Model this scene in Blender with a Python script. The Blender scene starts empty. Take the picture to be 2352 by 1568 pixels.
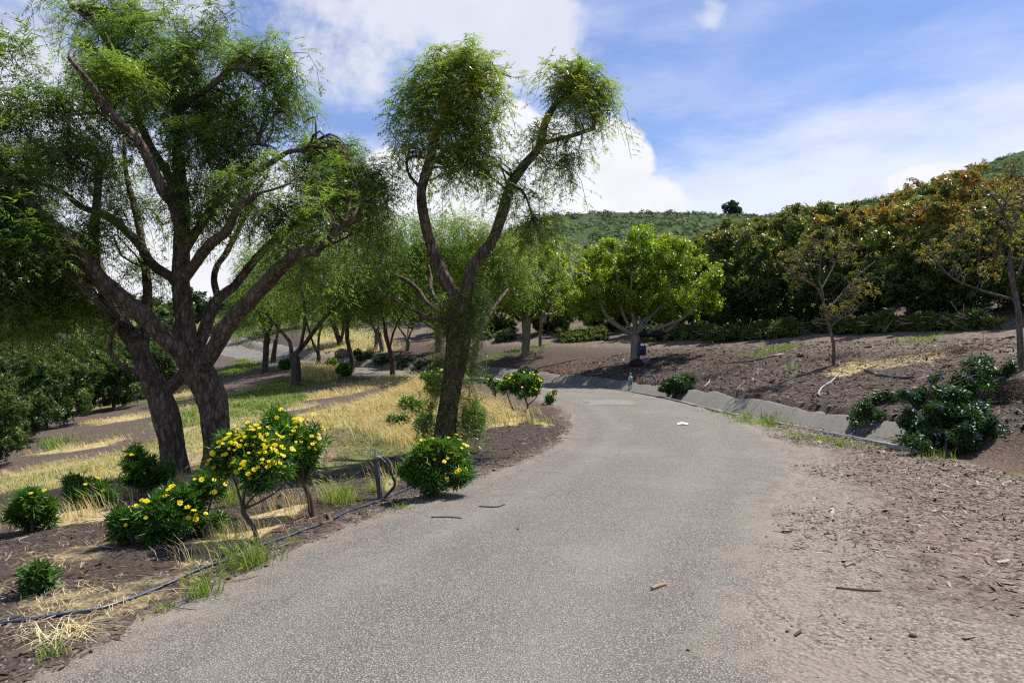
import bpy, math, random
import numpy as np

# ------------------------------------------------------------------ camera, sky, sun, exposure
scene = bpy.context.scene
COL = scene.collection
CAM_H = 1.65
cam_data = bpy.data.cameras.new('camera')
cam_data.sensor_width = 36.0
cam_data.lens = 24.0
cam_data.clip_start = 0.05
cam_data.clip_end = 3000.0
cam = bpy.data.objects.new('camera', cam_data)
cam.location = (0, 0, CAM_H)
cam.rotation_euler = (math.radians(90), 0, 0)
COL.objects.link(cam)
scene.camera = cam

SUN_EL = math.radians(61)
SUN_AZ = math.atan2(0.80, 0.55)            # bearing of the sun measured from +Y towards +X
sd = bpy.data.lights.new('sun', 'SUN')
sd.energy = 5.0
sd.angle = math.radians(0.53)
sd.color = (1.0, 0.94, 0.84)
sun = bpy.data.objects.new('sun', sd)
sun.rotation_euler = (math.radians(90) - SUN_EL, 0, math.pi - SUN_AZ)
sun.location = (30, 20, 60)
COL.objects.link(sun)

scene.view_settings.view_transform = 'Standard'
scene.view_settings.look = 'None'
scene.view_settings.exposure = 0.5
scene.view_settings.gamma = 1.0
scene.view_settings.use_curve_mapping = False
scene.cycles.max_bounces = 6
scene.cycles.diffuse_bounces = 3
scene.cycles.glossy_bounces = 2
scene.cycles.transmission_bounces = 4
scene.cycles.transparent_max_bounces = 4
scene.cycles.caustics_reflective = False
scene.cycles.caustics_refractive = False
scene.cycles.sample_clamp_indirect = 6.0
scene.cycles.use_denoising = False
scene.cycles.filter_width = 1.25


class NT:
    """small helper to write node trees"""
    def __init__(self, tree):
        self.t = tree
        tree.nodes.clear()

    def n(self, typ, ins=None, **props):
        nd = self.t.nodes.new(typ)
        for k, v in props.items():
            setattr(nd, k, v)
        if ins:
            for k, v in ins.items():
                self.set(nd.inputs[k], v)
        return nd

    def set(self, sock, v):
        if isinstance(v, bpy.types.NodeSocket):
            self.t.links.new(v, sock)
        elif isinstance(v, bpy.types.Node):
            self.t.links.new(v.outputs[0], sock)
        else:
            if isinstance(v, (tuple, list)) and len(v) == 3 and sock.type == 'RGBA':
                v = (*v, 1.0)
            sock.default_value = v

    def m(self, op, a, b=0.0, c=None, clamp=False):
        nd = self.t.nodes.new('ShaderNodeMath')
        nd.operation = op
        nd.use_clamp = clamp
        self.set(nd.inputs[0], a)
        self.set(nd.inputs[1], b)
        if c is not None:
            self.set(nd.inputs[2], c)
        return nd.outputs[0]

    def mix(self, f, a, b, blend='MIX'):
        nd = self.t.nodes.new('ShaderNodeMix')
        nd.data_type = 'RGBA'
        nd.blend_type = blend
        self.set(nd.inputs[0], f)
        self.set(nd.inputs[6], a)
        self.set(nd.inputs[7], b)
        return nd.outputs[2]

    def ss(self, x, lo, hi):
        nd = self.t.nodes.new('ShaderNodeMapRange')
        nd.interpolation_type = 'SMOOTHSTEP'
        nd.clamp = True
        self.set(nd.inputs[0], x)
        nd.inputs[1].default_value = lo
        nd.inputs[2].default_value = hi
        return nd.outputs[0]

    def noise(self, vec, scale, detail=3.0, rough=0.55, out=0, **kw):
        nd = self.n('ShaderNodeTexNoise', {'Vector': vec, 'Scale': scale, 'Detail': detail, 'Roughness': rough}, **kw)
        return nd.outputs[out]


# ---- world: physical sky with procedural clouds laid over it by direction
world = bpy.data.worlds.new('World')
scene.world = world
world.use_nodes = True
w = NT(world.node_tree)
sky = w.n('ShaderNodeTexSky', sky_type='NISHITA')
sky.sun_disc = False
sky.sun_elevation = SUN_EL
sky.sun_rotation = SUN_AZ
sky.altitude = 200
sky.air_density = 1.0
sky.dust_density = 0.3
sky.ozone_density = 3.0
tc = w.n('ShaderNodeTexCoord')
dirv = tc.outputs['Generated']
sep = w.n('ShaderNodeSeparateXYZ', {0: dirv})
az = w.m('ARCTAN2', sep.outputs[0], sep.outputs[1])
el = w.m('ARCSINE', sep.outputs[2])
# cloud-deck coordinates (a plane overhead)
zc = w.m('ADD', w.m('MAXIMUM', sep.outputs[2], 0.0), 0.16)
deck = w.n('ShaderNodeCombineXYZ', {0: w.m('DIVIDE', sep.outputs[0], zc), 1: w.m('DIVIDE', sep.outputs[1], zc), 2: 0.0})
ang = w.n('ShaderNodeCombineXYZ', {0: az, 1: el, 2: 0.0})
n_big = w.noise(dirv, 3.6, 8.0, 0.66)
n_puff = w.noise(dirv, 9.0, 6.0, 0.6)
n_fine = w.noise(dirv, 22.0, 4.0, 0.6)
# stretched coordinates for cirrus streaks
mp = w.n('ShaderNodeMapping', {'Vector': ang.outputs[0]})
mp.inputs['Rotation'].default_value = (0, 0, math.radians(-24))
mp.inputs['Scale'].default_value = (1.5, 5.2, 1.0)
n_cir = w.noise(mp.outputs[0], 1.5, 8.0, 0.62)
n_cir2 = w.noise(mp.outputs[0], 3.1, 5.0, 0.6)


def blob(u, v, su, sv):
    a0 = math.atan2(u - 1176, 1568)
    e0 = math.asin((784 - v) / math.sqrt((u - 1176) ** 2 + 1568 ** 2 + (784 - v) ** 2))
    da = w.m('DIVIDE', w.m('SUBTRACT', az, a0), su / 1568.0)
    de = w.m('DIVIDE', w.m('SUBTRACT', el, e0), sv / 1568.0)
    r2 = w.m('ADD', w.m('MULTIPLY', da, da), w.m('MULTIPLY', de, de))
    return w.m('POWER', 2.71828, w.m('MULTIPLY', r2, -1.0))


def total(lst):
    s = lst[0]
    for x in lst[1:]:
        s = w.m('MAXIMUM', s, x)
    return s


soft = total([blob(960, 30, 330, 190), blob(780, 150, 190, 120), blob(1190, 80, 150, 100), blob(260, -40, 330, 110), blob(60, 250, 150, 200)])
soft_d = w.ss(w.m('ADD', w.m('MULTIPLY', soft, 0.66), w.m('MULTIPLY', w.m('SUBTRACT', n_big, 0.5), 2.5)), 0.14, 0.62)
soft_d = w.m('MULTIPLY', soft_d, 0.97)
cum = total([blob(1180, 330, 70, 95), blob(1260, 420, 190, 130), blob(1400, 390, 100, 110), blob(1080, 430, 150, 95), blob(900, 400, 90, 60),
             blob(1330, 480, 260, 90), blob(2150, 415, 90, 34), blob(700, 520, 300, 110), blob(430, 640, 300, 110)])
cum_d = w.ss(w.m('ADD', cum, w.m('ADD', w.m('MULTIPLY', w.m('SUBTRACT', n_puff, 0.5), 0.75), w.m('MULTIPLY', w.m('SUBTRACT', n_fine, 0.5), 0.22))), 0.33, 0.47)
# a pale veil low in the sky and streaks higher up
veil = w.ss(el, math.radians(21), math.radians(9))
veil_d = w.m('MULTIPLY', w.ss(w.m('ADD', veil, w.m('MULTIPLY', w.m('SUBTRACT', n_cir, 0.5), 1.5)), 0.15, 0.85), 0.95)
cir_d = w.m('MULTIPLY', w.ss(w.m('ADD', w.m('MULTIPLY', n_cir, 0.72), w.m('MULTIPLY', n_cir2, 0.28)), 0.38, 0.68), 0.58)
tuft = w.m('MULTIPLY', w.ss(w.m('ADD', blob(1635, 35, 45, 42), w.m('MULTIPLY', w.m('SUBTRACT', n_fine, 0.5), 1.6)), 0.45, 1.0), 0.7)
skyc = w.mix(1.0, sky.outputs[0], (0.98, 0.98, 1.16), 'MULTIPLY')
sky_s = w.n('ShaderNodeVectorMath', {0: skyc}, operation='SCALE')
sky_s.inputs['Scale'].default_value = 0.092
shade = w.m('ADD', w.m('MULTIPLY', n_puff, 0.26), 0.80)
c_soft = w.n('ShaderNodeVectorMath', {0: (0.60, 0.62, 0.70)}, operation='SCALE')
w.set(c_soft.inputs['Scale'], shade)
c_cum = w.n('ShaderNodeVectorMath', {0: (0.72, 0.73, 0.77)}, operation='SCALE')
w.set(c_cum.inputs['Scale'], w.m('ADD', w.m('MULTIPLY', n_puff, 0.35), 0.74))
c0 = w.mix(cir_d, sky_s.outputs[0], (0.47, 0.52, 0.71))
c1 = w.mix(veil_d, c0, (0.60, 0.635, 0.735))
c2 = w.mix(w.m('MAXIMUM', soft_d, tuft), c1, c_soft.outputs[0])
c3 = w.mix(cum_d, c2, c_cum.outputs[0])
bg = w.n('ShaderNodeBackground', {'Color': c3, 'Strength': 1.0})
w.n('ShaderNodeOutputWorld', {'Surface': bg.outputs[0]})
world.cycles.sampling_method = 'MANUAL'
world.cycles.sample_map_resolution = 512

# ------------------------------------------------------------------ helpers
R = np.random.default_rng(11)


def P(u, v, Y):
    """point at distance Y along the lens axis seen at picture position (u, v) on a 2352 px wide picture"""
    return np.array([(u - 1176) / 1568.0 * Y, Y, CAM_H - (v - 784) / 1568.0 * Y])


def hash3(ix, iy, iz, seed):
    h = (ix.astype(np.int64) * 374761393 + iy.astype(np.int64) * 668265263 + iz.astype(np.int64) * 2147483647 + seed * 1274126177) & 0x7fffffff
    h = ((h ^ (h >> 13)) * 1274126177) & 0x7fffffff
    h = ((h ^ (h >> 16)) * 668265263) & 0x7fffffff
    return ((h ^ (h >> 15)) & 0xffff) / 65535.0


def vnoise(p, seed=0):
    p = np.asarray(p, float)
    i = np.floor(p).astype(np.int64)
    f = p - i
    f = f * f * (3 - 2 * f)
    out = 0
    for dx in (0, 1):
        for dy in (0, 1):
            for dz in (0, 1):
                wgt = (f[..., 0] if dx else 1 - f[..., 0]) * (f[..., 1] if dy else 1 - f[..., 1]) * (f[..., 2] if dz else 1 - f[..., 2])
                out = out + wgt * hash3(i[..., 0] + dx, i[..., 1] + dy, i[..., 2] + dz, seed)
    return out


def fnoise(p, seed=0, oct=3):
    a, s, t = 0.5, 0, 0
    p = np.asarray(p, float)
    for k in range(oct):
        s = s + a * vnoise(p * 2 ** k, seed + k)
        t += a
        a *= 0.5
    return s / t


def catmull(pts, n):
    pts = np.asarray(pts, float)
    if len(pts) == 2:
        t = np.linspace(0, 1, n)[:, None]
        return pts[0] * (1 - t) + pts[1] * t
    q = np.vstack([2 * pts[0] - pts[1], pts, 2 * pts[-1] - pts[-2]])
    t = np.linspace(0, len(pts) - 1, n)
    k = np.minimum(t.astype(int), len(pts) - 2)
    f = (t - k)[:, None]
    a, b, c, d = q[k], q[k + 1], q[k + 2], q[k + 3]
    return 0.5 * (2 * b + (c - a) * f + (2 * a - 5 * b + 4 * c - d) * f ** 2 + (3 * b - a - 3 * c + d) * f ** 3)


def mk_mesh(name, V, F, mat=None, tint=None, smooth=False, masks=None):
    V = np.ascontiguousarray(V, np.float32)
    F = np.ascontiguousarray(F, np.int32)
    me = bpy.data.meshes.new(name)
    k = F.shape[1]
    me.vertices.add(len(V))
    me.vertices.foreach_set('co', V.ravel())
    me.loops.add(F.size)
    me.loops.foreach_set('vertex_index', F.ravel())
    me.polygons.add(len(F))
    me.polygons.foreach_set('loop_start', np.arange(0, F.size, k, dtype=np.int32))
    if smooth:
        me.polygons.foreach_set('use_smooth', np.ones(len(F), dtype=bool))
    me.update(calc_edges=True)
    if tint is not None:
        a = me.attributes.new('tint', 'FLOAT', 'POINT')
        a.data.foreach_set('value', np.ascontiguousarray(tint, np.float32))
    if masks is not None:
        for nm, val in masks.items():
            a = me.attributes.new(nm, 'FLOAT', 'POINT')
            a.data.foreach_set('value', np.ascontiguousarray(val, np.float32))
    if mat is not None:
        me.materials.append(mat)
    return me


def thing(name, label, cat, loc, group=None):
    o = bpy.data.objects.new(name, None)
    o.empty_display_size = 0.2
    o.location = tuple(float(c) for c in loc)
    o['label'] = label
    o['category'] = cat
    if group:
        o['group'] = group
    COL.objects.link(o)
    o.matrix_world  # noqa
    return o


def link(name, me, parent=None, label=None, cat=None, group=None, kind=None, loc=None):
    o = bpy.data.objects.new(name, me)
    if parent is not None:
        o.parent = parent
    if loc is not None:
        o.location = tuple(float(c) for c in loc)
    if label:
        o['label'] = label
    if cat:
        o['category'] = cat
    if group:
        o['group'] = group
    if kind:
        o['kind'] = kind
    COL.objects.link(o)
    return o


def part(name, parent, V, F, mat, tint=None, smooth=False, kind=None, label=None):
    """V in world coordinates; stored relative to the parent thing's base"""
    V = np.asarray(V, float) - np.array(parent.location)
    return link(name, mk_mesh(name, V, F, mat, tint, smooth), parent, kind=kind, label=label)


class Buf:
    def __init__(self):
        self.V, self.F, self.T, self.n = [], [], [], 0

    def add(self, V, F, T=None):
        V = np.asarray(V, float).reshape(-1, 3)
        F = np.asarray(F, int)
        if F.shape[1] == 4:
            F = np.vstack([F[:, [0, 1, 2]], F[:, [0, 2, 3]]])
        self.V.append(V)
        self.F.append(F + self.n)
        self.T.append(np.full(len(V), 0.5) if T is None else (np.full(len(V), T) if np.isscalar(T) else np.asarray(T)))
        self.n += len(V)
        return self

    def get(self):
        return np.vstack(self.V), np.vstack(self.F), np.concatenate(self.T)

    def part(self, name, parent, mat, smooth=False, kind=None, label=None):
        V, F, T = self.get()
        return part(name, parent, V, F, mat, T, smooth, kind, label)

    def solo(self, name, mat, label=None, cat=None, group=None, kind=None, smooth=False, base=None):
        V, F, T = self.get()
        if base is None:
            base = np.array([V[:, 0].mean(), V[:, 1].mean(), V[:, 2].min()])
        return link(name, mk_mesh(name, V - base, F, mat, T, smooth), None, label, cat, group, kind, loc=base)


def frames(C):
    T = np.gradient(C, axis=0)
    T /= np.linalg.norm(T, axis=1)[:, None] + 1e-9
    ref = np.array([0, 1.0, 0]) if abs(T[0][1]) < 0.8 else np.array([1.0, 0, 0])
    N = np.zeros_like(C)
    n = ref - T[0] * (ref @ T[0])
    for i in range(len(C)):
        n = n - T[i] * (n @ T[i])
        n /= np.linalg.norm(n) + 1e-9
        N[i] = n
    return T, N, np.cross(T, N)


def tube(pts, rad, sides=10, step=None, n=None, bark=0.0, seed=0, flare=0.0, lump=0.0):
    pts = np.asarray(pts, float)
    ln = np.linalg.norm(np.diff(pts, axis=0), axis=1).sum()
    if n is None:
        n = max(3, int(ln / (step or 0.1)) + 1)
    C = catmull(pts, n)
    r = np.interp(np.linspace(0, 1, n), np.linspace(0, 1, len(rad)), rad)
    T, N, B = frames(C)
    th = np.linspace(0, 2 * np.pi, sides, endpoint=False)
    cs, sn = np.cos(th), np.sin(th)
    s = np.linspace(0, ln, n)
    rr = np.repeat(r[:, None], sides, 1)
    q = np.stack([np.repeat(cs[None], n, 0), np.repeat(sn[None], n, 0), np.repeat(s[:, None], sides, 1)], -1)
    if bark:
        rm = max(rad)
        k = max(2.0, rm / 0.034)
        a = fnoise(q * np.array([k, k, 4.5]) + 31 * seed, seed, 2)
        ridge = 1 - np.abs(2 * a - 1) * 2
        b = vnoise(q * np.array([1.6, 1.6, 2.2]) + 7 * seed, seed + 9)
        rr = rr * (1 + bark * ridge + bark * 2.0 * (b - 0.5))
    if lump:
        b = fnoise(q * np.array([1.2, 1.2, 3.5]) + 3.3 * seed, seed + 5, 2)
        rr = rr * (1 + lump * 2 * (b - 0.5))
    if flare:
        fl = np.exp(-s / (rad[0] * 1.1))[:, None] * flare * (0.6 + 0.8 * vnoise(q * np.array([2.0, 2.0, 0]) + seed, seed))
        rr = rr * (1 + fl)
    V = C[:, None, :] + rr[..., None] * (cs[None, :, None] * N[:, None, :] + sn[None, :, None] * B[:, None, :])
    V = V.reshape(-1, 3)
    i = np.arange(n - 1)[:, None] * sides
    j = np.arange(sides)[None]
    j2 = (j + 1) % sides
    Q = np.stack([i + j, i + j2, i + sides + j2, i + sides + j], -1).reshape(-1, 4)
    F = np.vstack([Q[:, [0, 1, 2]], Q[:, [0, 2, 3]]])
    m = len(V)
    V = np.vstack([V, C[-1:] + T[-1:] * r[-1] * 0.3, C[:1]])
    last = (n - 1) * sides
    capf = np.stack([last + j[0], last + j2[0], np.full(sides, m)], -1)
    capb = np.stack([j2[0], j[0], np.full(sides, m + 1)], -1)
    return V, np.vstack([F, capf, capb])


def bake(tv, tf, tt, pos, rot, scl, tint):
    """many copies of one small template joined into arrays"""
    n, k = len(pos), len(tv)
    V = np.einsum('nij,kj->nki', rot, tv) * np.asarray(scl)[:, None, None] + pos[:, None, :]
    F = tf[None] + (np.arange(n) * k)[:, None, None]
    T = np.clip(tt[None] + np.asarray(tint)[:, None], 0, 1)
    return V.reshape(-1, 3), F.reshape(-1, 3), T.reshape(-1)


def rot_yaw(yaw):
    c, s = np.cos(yaw), np.sin(yaw)
    M = np.zeros((len(yaw), 3, 3))
    M[:, 0, 0], M[:, 0, 1], M[:, 1, 0], M[:, 1, 1], M[:, 2, 2] = c, -s, s, c, 1
    return M


def rot_axis(nrm, yaw):
    """matrices whose local Z is nrm, spun by yaw"""
    nrm = nrm / (np.linalg.norm(nrm, axis=1)[:, None] + 1e-9)
    ref = np.where(np.abs(nrm[:, 2:3]) < 0.9, np.array([[0, 0, 1.0]]), np.array([[1.0, 0, 0]]))
    x = np.cross(ref, nrm)
    x /= np.linalg.norm(x, axis=1)[:, None] + 1e-9
    y = np.cross(nrm, x)
    c, s = np.cos(yaw)[:, None], np.sin(yaw)[:, None]
    return np.stack([x * c + y * s, -x * s + y * c, nrm], -1)


# ------------------------------------------------------------------ terrain
ROAD = np.array([(-4.5, -14, 0), (-2.6, -6, 0), (-1.2, 0, 0), (-.57, 3.3, 0), (-.05, 5.1, 0), (1.0, 7.3, 0), (2.15, 9.8, 0), (2.85, 12.7, 0),
                 (3.0, 15.8, 0), (2.75, 19, 0), (1.9, 23.3, 0), (.2, 27.5, 0), (-3, 31.8, .03), (-7, 36, .08), (-11.5, 41, .25), (-16, 47, .5),
                 (-22, 56, .95), (-30, 70, 1.7), (-42, 90, 3.0), (-62, 122, 4.2), (-110, 180, 5.5), (-230, 270, 8)], float)
GUT = np.array([(5, -14, 0), (6.2, -4, 0), (6.6, 3, 0), (6.4, 7, 0), (6.1, 10.2, 0), (5.5, 13, 0), (4.95, 15.5, 0), (4.7, 17.5, 0), (4.3, 20.3, 0),
                (3.4, 23.6, 0), (1.6, 27.0, 0), (-1.4, 30.8, .03), (-5.3, 35.2, .08), (-9.6, 39.6, .22), (-14.0, 44.6, .45), (-19.5, 52.4, .85), (-27.5, 67, 1.6), (-39, 88, 2.9), (-59, 121, 4.1), (-107, 179, 5.4), (-228, 272, 8)], float)
ROADC = catmull(ROAD, 150)
GUTC = catmull(GUT, 150)
LEFT = np.array([(-2.6, 3.5, -.03), (-4, 5, -.14), (-5, 8, -.28), (-4.9, 9.6, -.28), (-3, 10.5, -.14), (-1.4, 11, -.06), (-8, 10, -.7), (-10.5, 14, -1.0), (-14, 17, -1.25),
                 (-16, 28, -1.15), (-18, 24, -1.5), (-12, 28, -.72), (-8, 20, -.45), (-5, 14, -.27), (-3, 16, -.14), (-1, 20, -.03), (-2.5, 25, -.02), (-5, 22, -.2),
                 (-9, 34, -.12), (-14, 38, -.2), (-20, 40, -.55), (-25, 40, -1.2), (-27, 52, -.2), (-30, 30, -1.9), (-20, 12, -2.0), (-40, 42, -1.6),
                 (-40, 60, .0), (-36, 72, .3), (-60, 50, -.8), (-50, 75, 1.0), (-45, 92, 2.2), (-80, 100, 3), (-120, 60, 0), (-4, 0, -.1), (-9, 2, -.9), (-20, 0, -2.2), (-20, -15, -2),
                 (-60, 10, -3), (-100, -60, -3), (0, -40, 0), (50, -60, 2), (-300, 100, 2), (-200, 300, 6), (0, 500, 8), (300, 300, 8), (300, -100, 6), (-300, -200, 0), (0, -300, 0),
                 (-60, 140, 4.5), (-700, -300, 2), (-700, 800, 12), (700, 900, 12), (700, -400, 4), (0, 900, 12)], float)
_cp = np.vstack([ROAD, GUT, LEFT])


def _phi(d2):
    return 0.5 * d2 * np.log(d2 + 1e-9)


_n = len(_cp)
_K = _phi(((_cp[:, None, :2] - _cp[None, :, :2]) ** 2).sum(-1)) + np.eye(_n) * 0.02
_Pm = np.hstack([np.ones((_n, 1)), _cp[:, :2]])
_A = np.zeros((_n + 3, _n + 3))
_A[:_n, :_n], _A[:_n, _n:], _A[_n:, :_n] = _K, _Pm, _Pm.T
_W = np.linalg.solve(_A, np.concatenate([_cp[:, 2], np.zeros(3)]))


def tps(x, y):
    d2 = (x[:, None] - _cp[None, :, 0]) ** 2 + (y[:, None] - _cp[None, :, 1]) ** 2
    return _phi(d2) @ _W[:_n] + _W[_n] + _W[_n + 1] * x + _W[_n + 2] * y


def near_line(x, y, L):
    """signed distance (right positive), index of nearest vertex-segment"""
    a, b = L[:-1, :2], L[1:, :2]
    d = b - a
    ll = (d ** 2).sum(1)
    best = np.full(len(x), 1e18)
    sg = np.zeros(len(x))
    nx = np.zeros(len(x))
    ny = np.zeros(len(x))
    pos = np.zeros(len(x))
    for c in range(0, len(x), 20000):
        sl = slice(c, c + 20000)
        px, py = x[sl, None] - a[None, :, 0], y[sl, None] - a[None, :, 1]
        t = np.clip((px * d[None, :, 0] + py * d[None, :, 1]) / ll[None], 0, 1)
        ex, ey = px - t * d[None, :, 0], py - t * d[None, :, 1]
        D = ex ** 2 + ey ** 2
        k = D.argmin(1)
        r = np.arange(len(k))
        best[sl] = np.sqrt(D[r, k])
        sg[sl] = np.sign(d[k, 1] * ex[r, k] - d[k, 0] * ey[r, k])
        nx[sl] = a[k, 0] + t[r, k] * d[k, 0]
        ny[sl] = a[k, 1] + t[r, k] * d[k, 1]
        pos[sl] = k + t[r, k]
    return best * np.where(sg == 0, 1, sg), nx, ny, pos


_bd = np.array([0, .12, .34, .86, 2.0, 4.5, 7, 11, 18, 30, 60, 120, 400])
_bz = np.array([0, -.02, -.10, .29, .62, 1.16, 1.50, 2.15, 3.9, 6.4, 10., 15., 22.])


def H(x, y, detail=False):
    x = np.atleast_1d(np.asarray(x, float))
    y = np.atleast_1d(np.asarray(y, float))
    s, nx, ny, pos = near_line(x, y, GUTC)
    right = s > 0
    z = np.zeros(len(x))
    for c in range(0, len(x), 20000):
        sl = slice(c, c + 20000)
        xx, yy = np.where(right[sl], nx[sl], x[sl]), np.where(right[sl], ny[sl], y[sl])
        z[sl] = tps(xx, yy)
    lip = np.interp(s, _bd, _bz)
    # towards and past the camera the channel is filled in and the bank starts gently
    yk = np.interp(ny, [8.5, 11.5], [0, 1])
    soft_ = np.interp(s, [0, .5, 2.0, 4.5, 7, 11, 18, 30, 60, 120, 400], [0, .05, .62, 1.16, 1.50, 2.15, 3.9, 6.4, 10., 15., 22.])
    z = z + np.where(right, soft_ * (1 - yk) + lip * yk, 0)
    if detail:
        d, _, _, _ = near_line(x, y, ROADC)
        off = np.clip((np.abs(d) - 1.35) / 0.6, 0, 1)
        p = np.stack([x, y, 0 * x], -1)
        far = np.clip(60 / (np.hypot(x, y) + 1), 0, 1)
        z = z + off * far * (0.10 * (fnoise(p * 0.7, 3, 3) - 0.5) + 0.05 * (fnoise(p * 3.1, 8, 2) - 0.5))
        z = z - 0.05 * (1 - np.clip((np.abs(d) - 1.45) / 0.25, 0, 1))
        inch = (s > -0.03) & (s < 0.90) & (ny > 11.3) & (ny < 49)
        z = np.where(inch, z - 0.14, z)
    return z


_tt = 1.5 * 1.0125 ** np.arange(430)


def G(u, v):
    """ground point seen at picture position (u, v)"""
    dx, dz = (u - 1176) / 1568.0, -(v - 784) / 1568.0
    h = H(dx * _tt, _tt)
    below = CAM_H + dz * _tt < h
    if not below.any():
        return np.array([dx * _tt[-1], _tt[-1], float(h[-1])])
    k = int(np.argmax(below))
    t = np.linspace(_tt[max(k - 1, 0)], _tt[k], 9)
    h = H(dx * t, t)
    below = CAM_H + dz * t < h
    k = int(np.argmax(below)) if below.any() else 8
    return np.array([dx * t[k], t[k], float(h[k])])


def Hp(x, y):
    return float(H([x], [y], True)[0])


# ------------------------------------------------------------------ materials
def mat_new(name):
    m = bpy.data.materials.new(name)
    m.use_nodes = True
    return m, NT(m.node_tree)


def leaf_mat(name, cols, trans=0.35, rough=0.4, spec=0.5, tcol=None):
    m, t = mat_new(name)
    at = t.n('ShaderNodeAttribute', attribute_name='tint')
    ramp = t.n('ShaderNodeValToRGB', {0: at.outputs['Fac']})
    e = ramp.color_ramp.elements
    for i, c in enumerate(cols):
        p = i / (len(cols) - 1)
        if i == 0:
            e[0].position, e[0].color = 0, (*c, 1)
        elif i == len(cols) - 1:
            e[-1].position, e[-1].color = 1, (*c, 1)
        else:
            x = e.new(p)
            x.color = (*c, 1)
    pb = t.n('ShaderNodeBsdfPrincipled', {'Base Color': ramp.outputs[0], 'Roughness': rough, 'Specular IOR Level': spec})
    tr_c = t.mix(1.0, ramp.outputs[0], tcol or (1.35, 1.5, 0.6), 'MULTIPLY')
    tr = t.n('ShaderNodeBsdfTranslucent', {'Color': tr_c})
    mx = t.n('ShaderNodeMixShader', {0: trans, 1: pb.outputs[0], 2: tr.outputs[0]})
    t.n('ShaderNodeOutputMaterial', {'Surface': mx.outputs[0]})
    return m


def bark_mat(name, c1, c2, scale=18.0, stretch=0.25, bump=0.6, moss=None):
    m, t = mat_new(name)
    tcx = t.n('ShaderNodeTexCoord')
    mp_ = t.n('ShaderNodeMapping', {'Vector': tcx.outputs['Object']})
    mp_.inputs['Scale'].default_value = (1, 1, stretch)
    a = t.noise(mp_.outputs[0], scale, 6, 0.65)
    vo = t.n('ShaderNodeTexVoronoi', {'Vector': mp_.outputs[0], 'Scale': scale * 1.1}, feature='DISTANCE_TO_EDGE')
    crack = t.ss(vo.outputs['Distance'], 0.0, 0.22)
    big = t.noise(tcx.outputs['Object'], 2.3, 3, 0.5)
    f = t.m('MULTIPLY', t.ss(a, 0.3, 0.72), t.m('ADD', t.m('MULTIPLY', crack, 0.7), 0.3))
    col = t.mix(f, c1, c2)
    col = t.mix(t.m('MULTIPLY', t.ss(big, 0.45, 0.75), 0.5), col, tuple(0.65 * x for x in c2))
    if moss:
        col = t.mix(t.m('MULTIPLY', t.ss(t.noise(tcx.outputs['Object'], 5.0, 4, 0.6), 0.5, 0.7), 0.6), col, moss)
    hgt = t.m('ADD', t.m('MULTIPLY', a, 0.7), t.m('MULTIPLY', crack, 0.6))
    bp = t.n('ShaderNodeBump', {'Height': hgt, 'Strength': bump, 'Distance': 0.02})
    pb = t.n('ShaderNodeBsdfPrincipled', {'Base Color': col, 'Roughness': 0.85, 'Specular IOR Level': 0.25, 'Normal': bp.outputs[0]})
    t.n('ShaderNodeOutputMaterial', {'Surface': pb.outputs[0]})
    return m


def plain_mat(name, col, rough=0.6, spec=0.4, var=0.25, scale=8.0, metal=0.0, bump=0.0):
    m, t = mat_new(name)
    tcx = t.n('ShaderNodeTexCoord')
    a = t.noise(tcx.outputs['Object'], scale, 4, 0.6)
    c = t.mix(a, tuple(x * (1 - var) for x in col), tuple(min(1, x * (1 + var)) for x in col))
    ins = {'Base Color': c, 'Roughness': rough, 'Specular IOR Level': spec, 'Metallic': metal}
    if bump:
        bp = t.n('ShaderNodeBump', {'Height': a, 'Strength': bump, 'Distance': 0.01})
        ins['Normal'] = bp.outputs[0]
    pb = t.n('ShaderNodeBsdfPrincipled', ins)
    t.n('ShaderNodeOutputMaterial', {'Surface': pb.outputs[0]})
    return m


def tint_mat(name, cols, rough=0.8, spec=0.3):
    """opaque material whose colour varies from piece to piece"""
    m, t = mat_new(name)
    at = t.n('ShaderNodeAttribute', attribute_name='tint')
    ramp = t.n('ShaderNodeValToRGB', {0: at.outputs['Fac']})
    e = ramp.color_ramp.elements
    e[0].color, e[-1].color = (*cols[0], 1), (*cols[-1], 1)
    for i in range(1, len(cols) - 1):
        x = e.new(i / (len(cols) - 1))
        x.color = (*cols[i], 1)
    tcx = t.n('ShaderNodeTexCoord')
    c = t.mix(t.m('MULTIPLY', t.noise(tcx.outputs['Object'], 60.0, 3, 0.6), 0.5), ramp.outputs[0], (0.10, 0.07, 0.05))
    pb = t.n('ShaderNodeBsdfPrincipled', {'Base Color': c, 'Roughness': rough, 'Specular IOR Level': spec})
    t.n('ShaderNodeOutputMaterial', {'Surface': pb.outputs[0]})
    return m


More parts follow.
